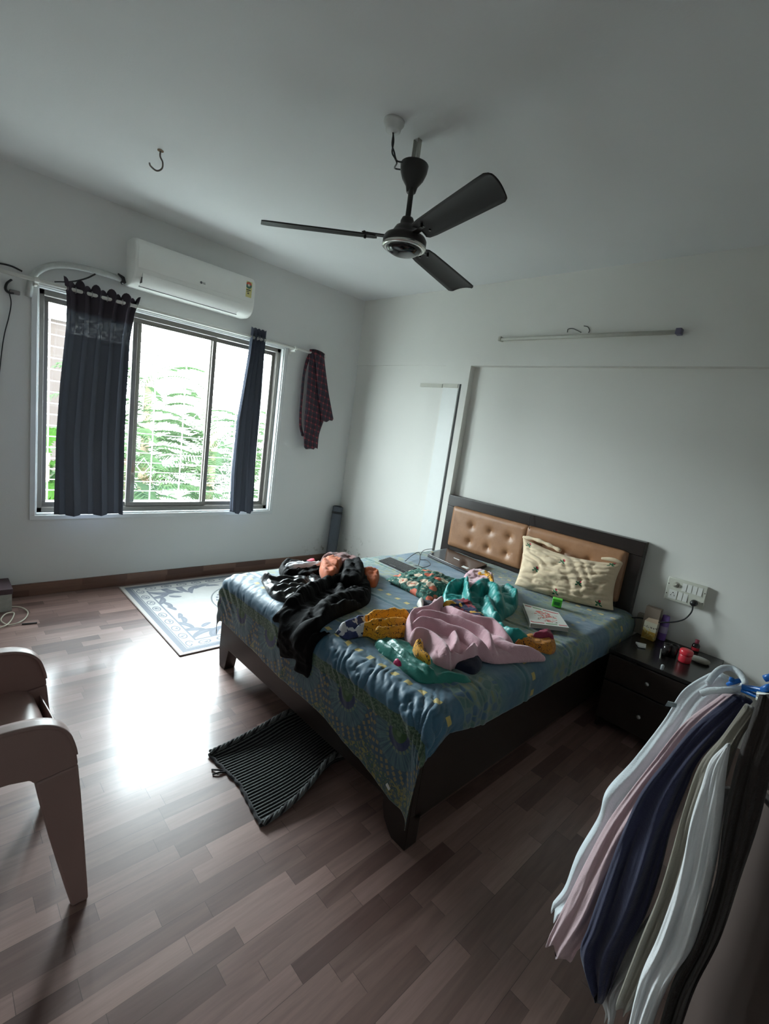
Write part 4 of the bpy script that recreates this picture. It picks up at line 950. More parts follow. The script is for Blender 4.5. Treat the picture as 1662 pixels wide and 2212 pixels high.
def rocker(i, r, on):
    x0 = xx0 + mw_ * i; zc = sz0 + H_ * (.71 if r else .29); m = MB(); d = .004 if on else .0015
    m.prism([(x0 + .002, fy, zc - H_ * .17), (x0 + .002, fy - (.005 if on else .002), zc - H_ * .17), (x0 + .002, fy - .0015, zc), (x0 + .002, fy - (.002 if on else .005), zc + H_ * .17), (x0 + .002, fy, zc + H_ * .17)], (mw_ - .004, 0, 0))
    build('rocker_switch', m, M_wplast, sb, bevel=.0008)
for i in (2.2, 3.2, 4.2, 5.2): rocker(i, 1, True)
for i in (1.8, 2.8): rocker(i, 0, True)
m = MB(); kx = xx0 + mw_ * 1.0; kz = sz0 + H_ * .72
m.lathe((kx, fy, kz), [(.020, 0), (.020, -.003), (.013, -.004), (.012, -.014), (.002, -.015)], 24, 1); m.obox((kx, fy - .015, kz), (.009, 0, .006), (0, .004, 0), (-.002, 0, .003))
build('regulator_knob', m, plain('regulator_grey', (.38, .37, .31), .4), sb, bevel=.001)
m = MB(); x0 = xx0; zc = sz0 + H_ * .28
m.box(x0, x0 + mw_ * 1.65, fy - .003, fy, zc - H_ * .19, zc + H_ * .19); o = build('socket', m, M_wplast, sb, bevel=.001)
m = MB(); sc_ = x0 + mw_ * .82
for dx, dz, r in ((0, .012, .0038), (-.010, -.006, .003), (.010, -.006, .003), (-.007, .003, .002), (.007, .003, .002)): m.lathe((sc_ + dx, fy - .0032, zc + dz), [(r, 0), (r, -.0006)], 12, 1)
build('socket_holes', m, M_black, o)
for cx, cz in ((sx0 + W_ * .045, .70), (sx0 + W_ * .045, .27), (sx1 - W_ * .045, .70), (sx1 - W_ * .045, .27)): build('screw', MB().lathe((cx, fy, sz0 + H_ * cz), [(.0035, 0), (.0035, -.0008)], 12, 1), M_screw, sb)
pq = hy(1499, 1303, fy - .02)
pg = thing('power_plug', 'black plug with its cord in the right end of the switchboard', 'plug', pq)
m = MB(); m.lathe((pq[0], fy - .001, pq[2]), [(.019, 0), (.021, -.012), (.020, -.026), (.012, -.036), (.004, -.038)], 20, 1); build('plug_head', m, M_black, pg, smooth=True)
build('cord', MB().tube(spline([(pq[0], fy - .03, pq[2]), hy(1496, 1318, fy - .03), hy(1490, 1328, fy - .05), hy(1478, 1338, fy - .06), hy(1460, 1343, fy - .07), hy(1440, 1344.5, fy - .08), hy(1420, 1344, fy - .08), hy(1400, 1341, fy - .08), hy(1385, 1335, fy - .08), hy(1360, 1334, fy - .08), hy(1340, 1335, fy - .08)]), [.006, .006] + [.0045] * 79, 8), M_black, pg, smooth=True)

TZ = .50; TX0, TX1, TY0, TY1 = -.868, -.385, 2.94, YB - .012
nt = thing('bedside_table', 'dark wooden bedside table right of the bed', 'bedside table', ((TX0 + TX1) / 2, 3.2, 0))
build('table_top', MB().box(TX0, TX1, TY0, TY1, TZ - .022, TZ), dark_wood('dark_gloss_laminate', (.010, .009, .009), (.016, .014, .013), .22), nt, bevel=.002)
m = MB(); m.box(TX0 + .01, TX0 + .028, TY0 + .01, TY1 - .01, .0, TZ - .022); m.box(TX1 - .028, TX1 - .01, TY0 + .01, TY1 - .01, .0, TZ - .022); m.box(TX0 + .028, TX1 - .028, TY1 - .02, TY1 - .01, .04, TZ - .022); m.box(TX0 + .028, TX1 - .028, TY0 + .03, TY1 - .02, .05, .068)
build('carcass', m, M_dwood, nt, bevel=.001)
for z0, z1 in ((.32, .472), (.07, .31)):
    d = build('drawer', MB().box(TX0 + .012, TX1 - .012, TY0 - .008, TY0 + .009, z0, z1), M_dwood, nt, bevel=.002)
    build('knob', MB().lathe(((TX0 + TX1) / 2, TY0 - .008, (z0 + z1) / 2), [(.006, 0), (.006, -.012), (.012, -.016), (.010, -.022), (.001, -.023)], 16, 1), M_metal, d, smooth=True)
def ntp(u, v, h=0): return hz(u, v, TZ + h)
def carton_mat():
    n = NG('yellow_carton_print'); p = n.pos(); x, y, z = n.xyz(p)
    f = n.noise(p, 40, 2, .5, 1)
    c = n.mix((z - TZ).gt(.058), (.34, .20, .03), (.40, .37, .28)); c = n.mix(f.gt(.55) * (z - TZ).lt(.075), c, (.42, .33, .12)); c = n.mix((z - TZ).band(.08, .092) * n.noise(p, 150, 1).gt(.5), c, (.06, .05, .04))
    return n.done(c, .5)
a = ntp(1397, 1381); b = hy(1403, 1343, a[1])
ct = thing('carton', 'open yellow and cream carton at the left of the bedside table', 'box', a)
ch_ = b[2] - TZ; 
M_ct = carton_mat()
build('box_body', MB().box(a[0] - .035, a[0] + .042, a[1] - .0, a[1] + .045, TZ + .001, TZ + ch_), M_ct, ct, bevel=.001)
build('flap', MB().prism([(a[0] - .035, a[1], TZ + ch_), (a[0] + .042, a[1], TZ + ch_), (a[0] + .040, a[1] + .012, TZ + ch_ + .028), (a[0] - .020, a[1] + .012, TZ + ch_ + .022)], (0, .001, 0)), plain('carton_inside', (.30, .22, .15), .8), ct)
a2 = hy(1415, 1313, a[1] + .07)
o = build('cardboard_box', MB().box(a2[0] - .045, a2[0] + .045, a[1] + .05, a[1] + .10, TZ + .001, a2[2]), plain('brown_cardboard', (.19, .145, .11), .85), bevel=.001)
tag(o, 'brown cardboard box standing behind the yellow carton', 'box')
a3 = hy(1390, 1330, a[1] + .07)
o = build('cardboard_box', MB().box(a3[0] - .03, a3[0] + .018, a[1] + .055, a[1] + .10, TZ + .001, a3[2] + .01), plain('grey_cardboard', (.16, .14, .115), .85), bevel=.001)
tag(o, 'small greyish box behind the yellow carton, nearest the headboard', 'box')
a = ntp(1428, 1381); b = hy(1440, 1329, a[1]); hh = b[2] - TZ
bt = thing('bottle', 'tall purple bottle on the bedside table', 'bottle', a)
build('bottle_body', MB().lathe((a[0], a[1], TZ), [(.024, .001), (.026, .006), (.026, hh * .72), (.023, hh * .78)], 20), plain('purple_plastic', (.17, .09, .33), .3), bt, smooth=True)
build('bottle_cap', MB().lathe((a[0], a[1], TZ), [(.023, hh * .775), (.0235, hh * .80), (.021, hh * .98), (.018, hh), (.001, hh)], 20), plain('violet_shiny_cap', (.22, .12, .42), .12, .3), bt, smooth=True)
build('bottle_label', MB().lathe((a[0], a[1], TZ), [(.0262, hh * .30), (.0264, hh * .31), (.0264, hh * .56), (.0262, hh * .57)], 20), plain('lilac_label', (.36, .30, .46), .5), bt, smooth=True)
q = quad([(1374, 1386), (1397, 1391), (1396, 1398), (1380, 1395)], TZ + .012)
o = build('folded_paper', MB().prism(q, (0, 0, -.010)), M_white, bevel=.001); tag(o, 'small white packet near the left front of the bedside table', 'packet')
def tumbler_mat():
    n = NG('smoked_steel_glass'); return n.done((.05, .045, .045), .12, .6)
for u, v, r, h, lb in ((1438, 1416, .024, .075, 'dark tumbler beside the purple bottle'), (1453, 1420, .024, .08, 'dark tumbler between the purple bottle and the red jar')):
    a = ntp(u, v); g_ = thing('tumbler', lb, 'glass', a, 'dark tumblers on the bedside table')
    build('tumbler_wall', MB().lathe((a[0], a[1], TZ), [(r * .8, .001), (r, h), (r * .92, h), (r * .74, .008)], 20), tumbler_mat(), g_, smooth=True)
a = ntp(1478, 1430); 
rj = thing('jar', 'bright red squat jar on the bedside table', 'jar', a)
M_red = plain('red_plastic', (.46, .02, .035), .35)
build('jar_body', MB().lathe((a[0], a[1], TZ), [(.030, .001), (.033, .006), (.034, .018), (.034, .044), (.031, .050)], 24), M_red, rj, smooth=True)
build('jar_lid', MB().lathe((a[0], a[1], TZ), [(.035, .050), (.036, .052), (.036, .072), (.031, .078), (.001, .079)], 24), plain('red_lid', (.55, .025, .04), .3), rj, smooth=True)
a = ntp(1501, 1404 + 3)
db = thing('bottle', 'small dark bottle with a crimson cap, against the wall', 'bottle', a)
build('bottle_body', MB().lathe((a[0], a[1], TZ), [(.020, .001), (.022, .004), (.022, .042), (.016, .052), (.010, .056)], 20), plain('dark_brown_bottle', (.02, .012, .012), .15), db, smooth=True)
build('bottle_cap', MB().lathe((a[0], a[1], TZ), [(.011, .055), (.012, .058), (.012, .078), (.001, .080)], 16), plain('crimson_cap', (.26, .03, .06), .4), db, smooth=True)
build('bottle_label', MB().lathe((a[0], a[1], TZ), [(.0222, .010), (.0224, .011), (.0224, .028), (.0222, .029)], 20), M_red, db, smooth=True)
def blob(name, c, rx, ry, rz, mat, seed, lab, cat):
    th, ph = np.meshgrid(np.linspace(0, 2 * PI, 28, endpoint=False), np.linspace(0, PI, 15), indexing='xy')
    s = lambda q, e: np.sign(q) * np.abs(q) ** e
    r = 1 + .15 * (fbm(np.cos(th) * 2 + 5, ph * 2 + np.sin(th) * 2, seed) - .5)
    P = np.stack([c[0] + rx * r * s(np.sin(ph), .7) * s(np.cos(th), .7), c[1] + ry * r * s(np.sin(ph), .7) * s(np.sin(th), .7), c[2] + rz + rz * s(np.cos(ph), .8) * r], -1)
    o = build(name, MB().grid(P, wrapu=True), mat, smooth=True); return tag(o, lab, cat)
a = ntp(1512, 1430)
blob('pouch', (a[0], a[1], TZ), .052, .042, .013, fabric('olive_grey_pouch', (.17, .16, .125), .8), 4, 'grey-beige soft pouch at the right end of the bedside table', 'pouch')
a = ntp(1430, 1447); o = build('glass_vial', MB().lathe((a[0], a[1], TZ), [(.008, .001), (.009, .004), (.009, .026), (.005, .032), (.001, .033)], 14), plain('pale_vial', (.30, .32, .33), .2), smooth=True); tag(o, 'tiny pale vial at the front edge of the bedside table', 'bottle')
a = ntp(1426, 1424); b = ntp(1429, 1404); o = build('pen', MB().tube([a + (0, 0, .005), b + (0, 0, .005)], .004, 8), plain('pale_pen', (.32, .32, .30), .4)); tag(o, 'short pale stick lying on the bedside table', 'pen')

# ================================================================ floor things
def rug_mat(x0, x1, y0, y1):
    n = NG('woven_plastic_rug'); p = n.pos(); x, y, z = n.xyz(p)
    cream = n.mix(n.noise(p, 20, 2), (.46, .46, .44), (.54, .54, .52)); blue = (.085, .105, .15)
    ex = (x - x0).min(x1 - x); ey = (y - y0).min(y1 - y); e = ex.min(ey); al = n.mix(ex.lt(ey), n.vec(x, 0, 0), n.vec(y, 0, 0)); s = n.xyz(al)[0]
    # interior scroll leaves, mirrored about the centre
    mx_, my_ = (x0 + x1) / 2, (y0 + y1) / 2; X = (x - mx_).abs(); Y = (y - my_).abs(); c = cream
    HX, HY = (x1 - x0) / 2, (y1 - y0) / 2; leaf = None
    for cx, cy, la, lb_, an in ((.44, .60, .11, .030, 35), (.40, .66, .12, .028, 75), (.34, .70, .10, .026, 110), (.46, .50, .11, .028, 0), (.42, .42, .10, .024, -35), (.24, .72, .09, .024, 150), (.16, .70, .07, .020, 190), (.46, .32, .08, .022, -70), (.30, .60, .05, .02, 60), (.44, .22, .06, .018, -100), (.08, .70, .05, .018, 200)):
        ca, sa = math.cos(math.radians(an)), math.sin(math.radians(an)); dx, dy = X - cx, Y - cy
        u = dx * ca + dy * sa; v = dy * ca - dx * sa + u * u * 3.0
        q = (u * u * (1 / la ** 2) + v * v * (1 / lb_ ** 2)); leaf = q if leaf is None else leaf.min(q)
    c = n.mix(leaf.lt(1.0), c, blue); c = n.mix(leaf.lt(.12), c, (.13, .15, .20))
    r = ((x - mx_) * (x - mx_) + (y - my_) * (y - my_)).sqrt(); th = (y - my_).atan2(x - mx_)
    c = n.mix(r.lt(.40), c, cream); c = n.mix((r - .385).abs().lt(.006), c, (.10, .12, .13)); c = n.mix((r - .34).abs().lt(.010) * (th * 36).sin().gt(0), c, blue)
    c = n.mix(r.lt((th * 4).sin().abs() * .13 + .05), c, blue); c = n.mix(r.lt((th * 4).sin().abs() * .10 + .02), c, cream); c = n.mix(r.lt(.03), c, blue)
    c = n.mix(e.lt(.165), c, cream)
    c = n.mix((e - .165).abs().lt(.006), c, blue)
    k = ((s / .13 + 50).frac() - .5) * .13; q = k * k * (1 / .045 ** 2) + (e - .115) * (e - .115) * (1 / .030 ** 2)
    c = n.mix(q.band(.55, 1.0), c, blue); c = n.mix(q.lt(.30) * n.noise(p, 60, 2).gt(.48), c, blue)
    c = n.mix(e.band(.03, .068), c, blue); c = n.mix((e - .075).abs().lt(.004), c, blue); c = n.mix(e.lt(.030), c, (.48, .45, .42))
    rib = ((x * (2 * PI / .011)).sin() * .5 + .5)
    c = n.mix(rib * .22, c, (.60, .60, .60)); n.bump(rib, .5, .003)
    return n.done(c, .42, 0, Specular_IOR_Level=.45)
RGX0, RGX1, RGY0, RGY1 = -4.128, -2.797, 1.155, 3.0
rg = thing('rug', 'blue-grey and cream patterned woven rug under the window side of the bed', 'rug', ((RGX0 + RGX1) / 2, 2, 0))
build('woven_field', MB().box(RGX0, RGX1, RGY0, RGY1, .0005, .006), rug_mat(RGX0, RGX1, RGY0, RGY1), rg)
m = MB()
for a in (((RGX0, RGY0), (RGX1, RGY0)), ((RGX0, RGY1), (RGX1, RGY1)), ((RGX0, RGY0), (RGX0, RGY1)), ((RGX1, RGY0), (RGX1, RGY1))): m.tube([(*a[0], .005), (*a[1], .005)], .0045, 8)
build('edge_binding', m, plain('rug_binding', (.34, .28, .26), .6), rg)

def braid_mat():
    n = NG('grey_braided_cotton'); uv = n.coord('UV'); s, t, _ = n.xyz(uv); p = uv
    rib = (s * (2 * PI / .0165)).sin() * .5 + .5; tw = n.noise(n.vec(s * 60, t * 220), 1, 2)
    c = n.mix(n.ramp(rib * .75 + tw * .5, .55, .95), (.012, .011, .013), (.16, .17, .165))
    n.bump(rib + tw * .5, .9, .006); return n.done(c, .9, 0, Specular_IOR_Level=.2)
MXc, MY0, ML = -1.60, .962, .60
def matpos(s, v, off=0):
    """s across (-.25..+.25), v along 0..1"""
    s = np.asarray(s, float); v = np.asarray(v, float)
    cl = np.where(s < 0, .18 + .55 * np.clip(v * 1.6, 0, 1), .10 + .75 * np.clip(v * 1.5, 0, 1)); cl = cl * (1 - .55 * np.clip((v - .55) / .45, 0, 1))
    R_ = .075; s0 = .235 - cl * .15; o = np.maximum(np.abs(s) - s0, 0); ph = np.minimum(o / R_, 2.0)
    sg = np.sign(s); x = MXc - .06 * v + sg * (np.minimum(np.abs(s), s0) + R_ * np.sin(ph)) ; z = .006 + R_ * (1 - np.cos(ph))
    x = x + .012 * np.sin(v * 5) ; y = MY0 + ML * v - .03 * np.abs(s) / .24 * (1 - v) + .02 * (s > 0) * 0
    return np.stack([x, y, z + off], -1)
dm = thing('doormat', 'dark grey braided cotton mat with curled edges, half under the foot of the bed', 'mat', (MXc, 1.25, 0))
s, v = np.meshgrid(np.linspace(-.243, .243, 120), np.linspace(0, 1, 60), indexing='ij')
P = matpos(s, v); P[..., 2] += .0022 * np.sin(s * 2 * PI / .0165)
build('braided_field', MB().grid(P, uv=np.stack([s, v * ML], -1)), braid_mat(), dm, smooth=True, solid=-.006)
Mbr = fabric('grey_rope', (.10, .105, .105), .9, 200, .4); Mbd = fabric('charcoal_rope', (.014, .013, .015), .9, 200, .4)
for sg in (-1, 1):
    m = MB(); m2 = MB()
    for k in range(3):
        vs = np.linspace(0, 1, 160); pts = matpos(sg * .243 + 0 * vs, vs); a = vs * 60 + k * 2 * PI / 3
        d = np.stack([.007 * np.cos(a), 0 * a, .007 * np.sin(a) + .004], -1)
        (m2 if k == 2 else m).tube(list(pts + d), .0065, 6)
    build('rope_border', m, Mbr, dm, smooth=True); build('rope_border', m2, Mbd, dm, smooth=True)
m = MB(); ss = np.linspace(-.243, .243, 60); m.tube(list(matpos(ss, 0 * ss) + np.stack([0 * ss, -.004 + .002 * np.sin(ss * 120), .002 * np.cos(ss * 90)], -1)), .0075, 8)
build('end_binding', m, Mbd, dm, smooth=True)
m = MB(); e0 = matpos(np.array(-.10), np.array(0.0))
for dx, dy in ((-.05, -.05), (-.02, -.06)): m.tube([e0, e0 + (dx * .5, dy * .6, .004), e0 + (dx, dy, -.002)], .004, 6)
build('tassel', m, Mbd, dm, smooth=True)

yc = np.array([X0 + .095, 3.345]); yt = hx(717, 1095, X0 + .085)
ym = thing('rolled_yoga_mat', 'grey rolled exercise mat standing in the room corner', 'mat', (yc[0], yc[1], 0))
b0 = np.array([yc[0] + .03, yc[1] - .03, 0.002]); b1 = np.array([yc[0] - .015, yc[1] + .03, yt[2]])
Mg = plain('grey_foam', (.10, .115, .135), .85, bump=.2); m = MB(); m.tube([b0, b0 + (b1 - b0) * .5, b1], .058, 28)
build('foam_roll', m, Mg, ym, smooth=False)
m = MB(); pts = [b1 + (.002, 0, .0) + (r_ * math.cos(a_), r_ * math.sin(a_), .0015) for a_, r_ in zip(np.linspace(0, 6 * PI, 90), np.linspace(.012, .055, 90))]; m.tube(pts, .0035, 5)
build('spiral_end', m, plain('foam_end', (.06, .07, .08), .9), ym, smooth=True)
tt = b0 + (b1 - b0) * .88; build('strap', MB().tube([tt, tt + (b1 - b0) * .04], .0605, 28), M_black, ym)

ub = thing('box', 'cream box with a dark purple lid on the floor at the left frame edge', 'box', (-4.02, .33, 0))
build('box_body', MB().box(-4.16, -3.93, .17, .425, 0, .125), plain('cream_board', (.42, .42, .38), .6, var=.15, scale=30), ub, bevel=.002)
build('box_lid', MB().box(-4.165, -3.925, .165, .43, .126, .165), plain('aubergine_lid', (.09, .055, .065), .5), ub, bevel=.003)
cc = [(-20, 1318), (20, 1311), (45, 1312), (60, 1322), (55, 1335), (40, 1345), (18, 1350), (2, 1340), (12, 1326), (30, 1324), (24, 1340), (10, 1352), (-15, 1358), (-40, 1350)]
o = build('coiled_cable', MB().tube(spline([hz(u, v, .008 + .004 * (i % 3)) for i, (u, v) in enumerate(cc)]), .0042, 8), plain('cream_cable', (.50, .47, .38), .5), smooth=True)
tag(o, 'loosely coiled cream cable on the floor beside the box', 'cable')
a = hz(68, 1347, .004); o = build('pen', MB().tube([a + (-.01, -.05, .002), a + (.005, .03, .002)], .005, 8), M_black); tag(o, 'small black stick on the floor right of the coiled cable', 'pen')

# ================================================================ plastic armchair at the left
pc = thing('plastic_armchair', 'mauve-brown moulded plastic armchair at the left of the photo', 'chair', (-1.68, .05, 0))
n_ = NG('chair_plastic'); M_ch = n_.done(n_.mix(n_.noise(n_.coord('Object'), 4, 2), (.26, .165, .148), (.30, .195, .178)), .42, 0, Specular_IOR_Level=.5)
SZ = .502
arm_top = [(q[0], q[1]) for q in spline([(-.20, .655, 0), (0, .668, 0), (.12, .669, 0), (.18, .668, 0), (.225, .661, 0), (.262, .643, 0), (.288, .612, 0), (.302, .57, 0), (.308, .535, 0), (.312, .505, 0)], 5)]
side_arm = arm_top + [ (.205, .490), (.196, .503), (.15, .512), (0, .515), (-.18, .512)]
side_leg = [(.312, .506), (.322, .40), (.336, .22), (.350, .03), (.352, .0), (.306, 0), (.292, .06), (.268, .17), (.243, .29), (.224, .39), (.206, .491)]
rear_leg = [(-.20, .655), (-.235, .45), (-.275, .20), (-.30, 0), (-.255, 0), (-.235, .12), (-.205, .30), (-.18, .43), (-.165, .512), (-.12, .515), (-.12, .62)]
for xs, sg in ((-1.430, -1), (-1.958, 1)):
    w = .030 * (1 if sg < 0 else 1)
    for nm, poly in (('armrest', side_arm), ('leg', side_leg), ('leg', rear_leg)):
        x0_ = xs - w if sg < 0 else xs; m = MB().prism([(x0_, y, z) for y, z in poly], (w, 0, 0))
        if nm == 'armrest':
            xa, xb = (x0_ - .016, x0_ + w + .001) if sg < 0 else (x0_ - .001, x0_ + w + .016)
            T_ = np.array(arm_top[:-6]); N_ = np.gradient(T_, axis=0); N_ = np.stack([-N_[:, 1], N_[:, 0]], -1); N_ /= np.linalg.norm(N_, axis=1)[:, None]
            fl = MB(); fl.grid(np.array([[(xx, q[0] + k[0] * .003, q[1] + k[1] * .003) for q, k in zip(T_, N_)] for xx in np.linspace(xa, xb, 5)]))
            build('armrest_top', fl, M_ch, pc, smooth=True, solid=.009)
        build(nm, m, M_ch, pc, bevel=.0075)
xs = np.linspace(-1.945, -1.445, 30); ys = np.linspace(-.20, .335, 30); X, Yg = np.meshgrid(xs, ys, indexing='ij')
uu = (X + 1.695) / .25; vv = np.clip((Yg - .20) / .13, 0, 1)
Zg = SZ + .018 * (uu ** 2) - .012 - .09 * vv ** 2.5 + .02 * np.clip((-Yg) / .2, 0, 1); Yg2 = Yg - .035 * vv ** 2 * (1 + uu ** 2 * .6)
build('seat', MB().grid(np.stack([X, Yg2, Zg], -1)), M_ch, pc, smooth=True, solid=-.006)
build('seat_front_apron', MB().prism([(-1.945, .292, SZ - .03), (-1.80, .31, SZ - .05), (-1.59, .31, SZ - .05), (-1.445, .292, SZ - .03), (-1.445, .292, SZ - .075), (-1.59, .305, SZ - .10), (-1.80, .305, SZ - .10), (-1.945, .292, SZ - .075)], (0, -.006, 0)), M_ch, pc, bevel=.003)
xs = np.linspace(-1.94, -1.45, 24); zs = np.linspace(.48, .93, 24); X, Zg = np.meshgrid(xs, zs, indexing='ij'); uu = (X + 1.695) / .245
Yb = -.19 - (Zg - .48) * .22 + .05 * uu ** 2; Zt = Zg - .05 * uu ** 2 * np.clip((Zg - .7) / .2, 0, 1)
build('backrest', MB().grid(np.stack([X, Yb, Zt], -1)), M_ch, pc, smooth=True, solid=.006)

# ================================================================ open door at the right and the clothes on it
D0 = np.array([-.034, 1.235]); D1 = np.array([.42, .60]); dv = (D1 - D0) / np.linalg.norm(D1 - D0); dn = np.array([dv[1], -dv[0]]); dn = -dn if dn[0] > 0 else dn
dr = bpy.data.objects.new('door_2', None); COL.objects.link(dr); dr.location = (*((D0 + D1) / 2), 0); WL['door_2'] = np.array([*((D0 + D1) / 2), 0]); dr['kind'] = 'structure'
M_door = plain('brown_door_laminate', (.125, .095, .085), .35, var=.12, scale=3)
q = [(*D0, .012), (*D1, .012), (*D1, 2.06), (*D0, 2.06)]
build('door_leaf', MB().prism(q, (*(-dn * .034), 0)), M_door, dr, bevel=.002)
hp = D0 + dv * .06; build('door_handle', MB().tube([(*(hp + dn * .002), 1.02), (*(hp + dn * .04), 1.02), (*(hp + dn * .04 + dv * .1), 1.02)], .008, 10), M_metal, dr, smooth=True)
M_blueh = plain('blue_plastic', (.015, .17, .62), .3); M_whiteh = plain('white_hanger_plastic', (.68, .68, .62), .35)
# hook rail on the door face
ra = D0 + dv * .03 + dn * .004; rb = D0 + dv * .36 + dn * .004; RZh = 1.40
hkr = thing('hook_rail', 'steel hook rail on the open door at the right edge', 'hook rail', (*((ra + rb) / 2), RZh))
build('rail_plate', MB().prism([(*ra, RZh - .015), (*rb, RZh - .015), (*rb, RZh + .015), (*ra, RZh + .015)], (*(dn * .004), 0)), M_metal, hkr)
def hook_at(t):
    c = D0 + dv * t + dn * .008; build('hook', MB().tube(spline([(*c, RZh), (*(c + dn * .02), RZh - .02), (*(c + dn * .04), RZh - .018), (*(c + dn * .046), RZh + .002)]), .003, 8), M_metal, hkr, smooth=True)
    return c + dn * .03
hooks = [hook_at(t) for t in (.06, .13, .20)]
def hanger(name, u0, v0, y, mat, lab, tilt=.05, L=.20, hk=None):
    """u0,v0: where the near shoulder tip shows; shoulders run towards the hook"""
    tip = hy(u0, v0, y); d = np.array([.94, -.05, 0.0]); d = d / np.linalg.norm(d)
    neck = tip + d * L + (0, 0, L * .30); far = neck + d * L + (0, 0, -L * .30)
    t = thing(name, lab, 'hanger', neck)
    t['group'] = 'clothes hangers on the door hooks'
    m = MB(); m.tube([tip, neck], .0055, 8); m.tube([neck, far], .0055, 8); m.tube([tip + (0, 0, -.006), far + (0, 0, -.006)], .0045, 8)
    build('shoulder_bar', m, mat, t, smooth=True)
    build('hanger_hook', MB().tube(spline([neck, neck + (0, 0, .03), neck + (.02, 0, .055), neck + (.0, 0, .085), neck + (-.02, 0, .07)]), .003, 8), M_metal, t, smooth=True)
    return t
hanger('clothes_hanger', 1604, 1484, 1.10, M_blueh, 'blue plastic hanger at the top of the hanging clothes')
hanger('clothes_hanger', 1636, 1500, 1.04, M_whiteh, 'white hanger just below the blue ones', L=.18)
a = hy(1590, 1474, 1.10); pgc = thing('clothes_peg', 'small blue clip on the collar of the pale blue shirt', 'clip', a)
m = MB(); m.tube([hy(1571, 1479, 1.10), hy(1586, 1473, 1.10), hy(1600, 1470, 1.10)], [.003, .005, .004], 8); build('peg_jaw', m, M_blueh, pgc, smooth=True)
m = MB(); m.tube([hy(1582, 1464, 1.095), hy(1580, 1472, 1.095)], .0042, 8); build('peg_grip', m, M_blueh, pgc, smooth=True)
a = hy(1656, 1466, 1.06); o = build('clothes_peg', MB().tube([hy(1652, 1466, 1.06), hy(1664, 1463, 1.06), hy(1676, 1459, 1.06)], .006, 8).tube([hy(1648, 1492, 1.05), hy(1660, 1486, 1.05), hy(1672, 1484, 1.05)], .0065, 8), M_blueh, smooth=True)
tag(o, 'blue peg at the right frame edge above the white hanger', 'clip')

def garment(name, L, R, y0, y1, mat, lab, folds, seed, th=.03, cat='shirt', depth=.35, extra=None):
    """L, R: outline rows seen on planes y0 (top) .. y1 (hem)"""
    n = len(L); rows = []
    for i in range(n):
        y = y0 + (y1 - y0) * i / (n - 1); t = th * (.45 + .75 * i / (n - 1))
        if i == n - 1: t *= .75
        rows.append((hy(L[i][0], L[i][1], y), hy(R[i][0], R[i][1], y), t))
    t_ = thing(name, lab, cat, (rows[-1][0] + rows[-1][1]) / 2, 'clothes hanging on the open door')
    build('cloth_body', hang(rows, depth, folds, seed, K=96, sub=8, wob=.5), mat, t_, smooth=True); return t_
g1 = garment('pale_blue_shirt', [(1552, 1450), (1528, 1456), (1477, 1490), (1436, 1554), (1370, 1639), (1311, 1705), (1293, 1763), (1249, 1840), (1223, 1910), (1198, 1945)],
        [(1606, 1486), (1600, 1500), (1560, 1530), (1500, 1600), (1450, 1690), (1400, 1750), (1370, 1800), (1320, 1870), (1280, 1930), (1222, 1972)], 1.17, 1.16, fabric('pale_blue_cotton', (.74, .80, .85), .8, 300, .3), 'pale blue-white shirt, outermost on the left of the hanging clothes', 3, 3)
cp = [hy(u, v, yy) for u, v, yy in ((1530, 1476, 1.12), (1545, 1456, 1.14), (1562, 1444, 1.16), (1582, 1444, 1.17), (1598, 1454, 1.16), (1608, 1470, 1.14), (1607, 1484, 1.11), (1590, 1490, 1.10), (1560, 1491, 1.09), (1535, 1492, 1.09), (1516, 1498, 1.09))]
build('collar', MB().tube(spline(cp), .0065, 10), fabric('pale_blue_collar', (.74, .80, .85), .8, 300, .3), g1, smooth=True)
c0 = hy(1435, 1512, 1.10); build('pocket_flap', MB().prism([hy(1444, 1514, 1.118), hy(1464, 1519, 1.118), hy(1462, 1527, 1.118), hy(1438, 1524, 1.118)], (0, -.004, 0)), fabric('grey_blue_tab', (.25, .30, .32), .8), g1)
garment('pink_shirt', [(1560, 1500), (1480, 1560), (1415, 1640), (1360, 1710), (1310, 1780), (1262, 1870), (1228, 1940), (1187, 2024)],
        [(1600, 1505), (1540, 1570), (1470, 1660), (1410, 1750), (1370, 1830), (1330, 1920), (1300, 1990), (1240, 2064)], 1.13, 1.12, fabric('pale_pink_cotton', (.62, .45, .48), .85, 300, .3), 'pale pink shirt between the pale blue and the navy one', 3, 5, th=.026)
garment('navy_shirt', [(1583, 1500), (1500, 1568), (1440, 1640), (1385, 1712), (1345, 1800), (1308, 1900), (1278, 1990), (1262, 2046), (1292, 2135)],
        [(1627, 1516), (1570, 1580), (1514, 1640), (1486, 1700), (1455, 1780), (1430, 1880), (1400, 1970), (1360, 2045), (1318, 2142)], 1.09, 1.08, fabric('navy_cotton_knit', (.026, .028, .068), .85, 300, .3), 'dark navy shirt hanging between the pink and the beige one', 4, 7, th=.032)
garment('beige_shirt', [(1610, 1520), (1560, 1590), (1512, 1650), (1480, 1740), (1450, 1850), (1425, 1930), (1392, 2010), (1340, 2145)],
        [(1640, 1540), (1600, 1600), (1568, 1690), (1530, 1780), (1500, 1880), (1470, 1960), (1430, 2060), (1372, 2168)], 1.055, 1.04, fabric('taupe_cotton', (.26, .235, .195), .85, 300, .3), 'taupe shirt hanging between the navy and the white one', 3, 9, th=.026)
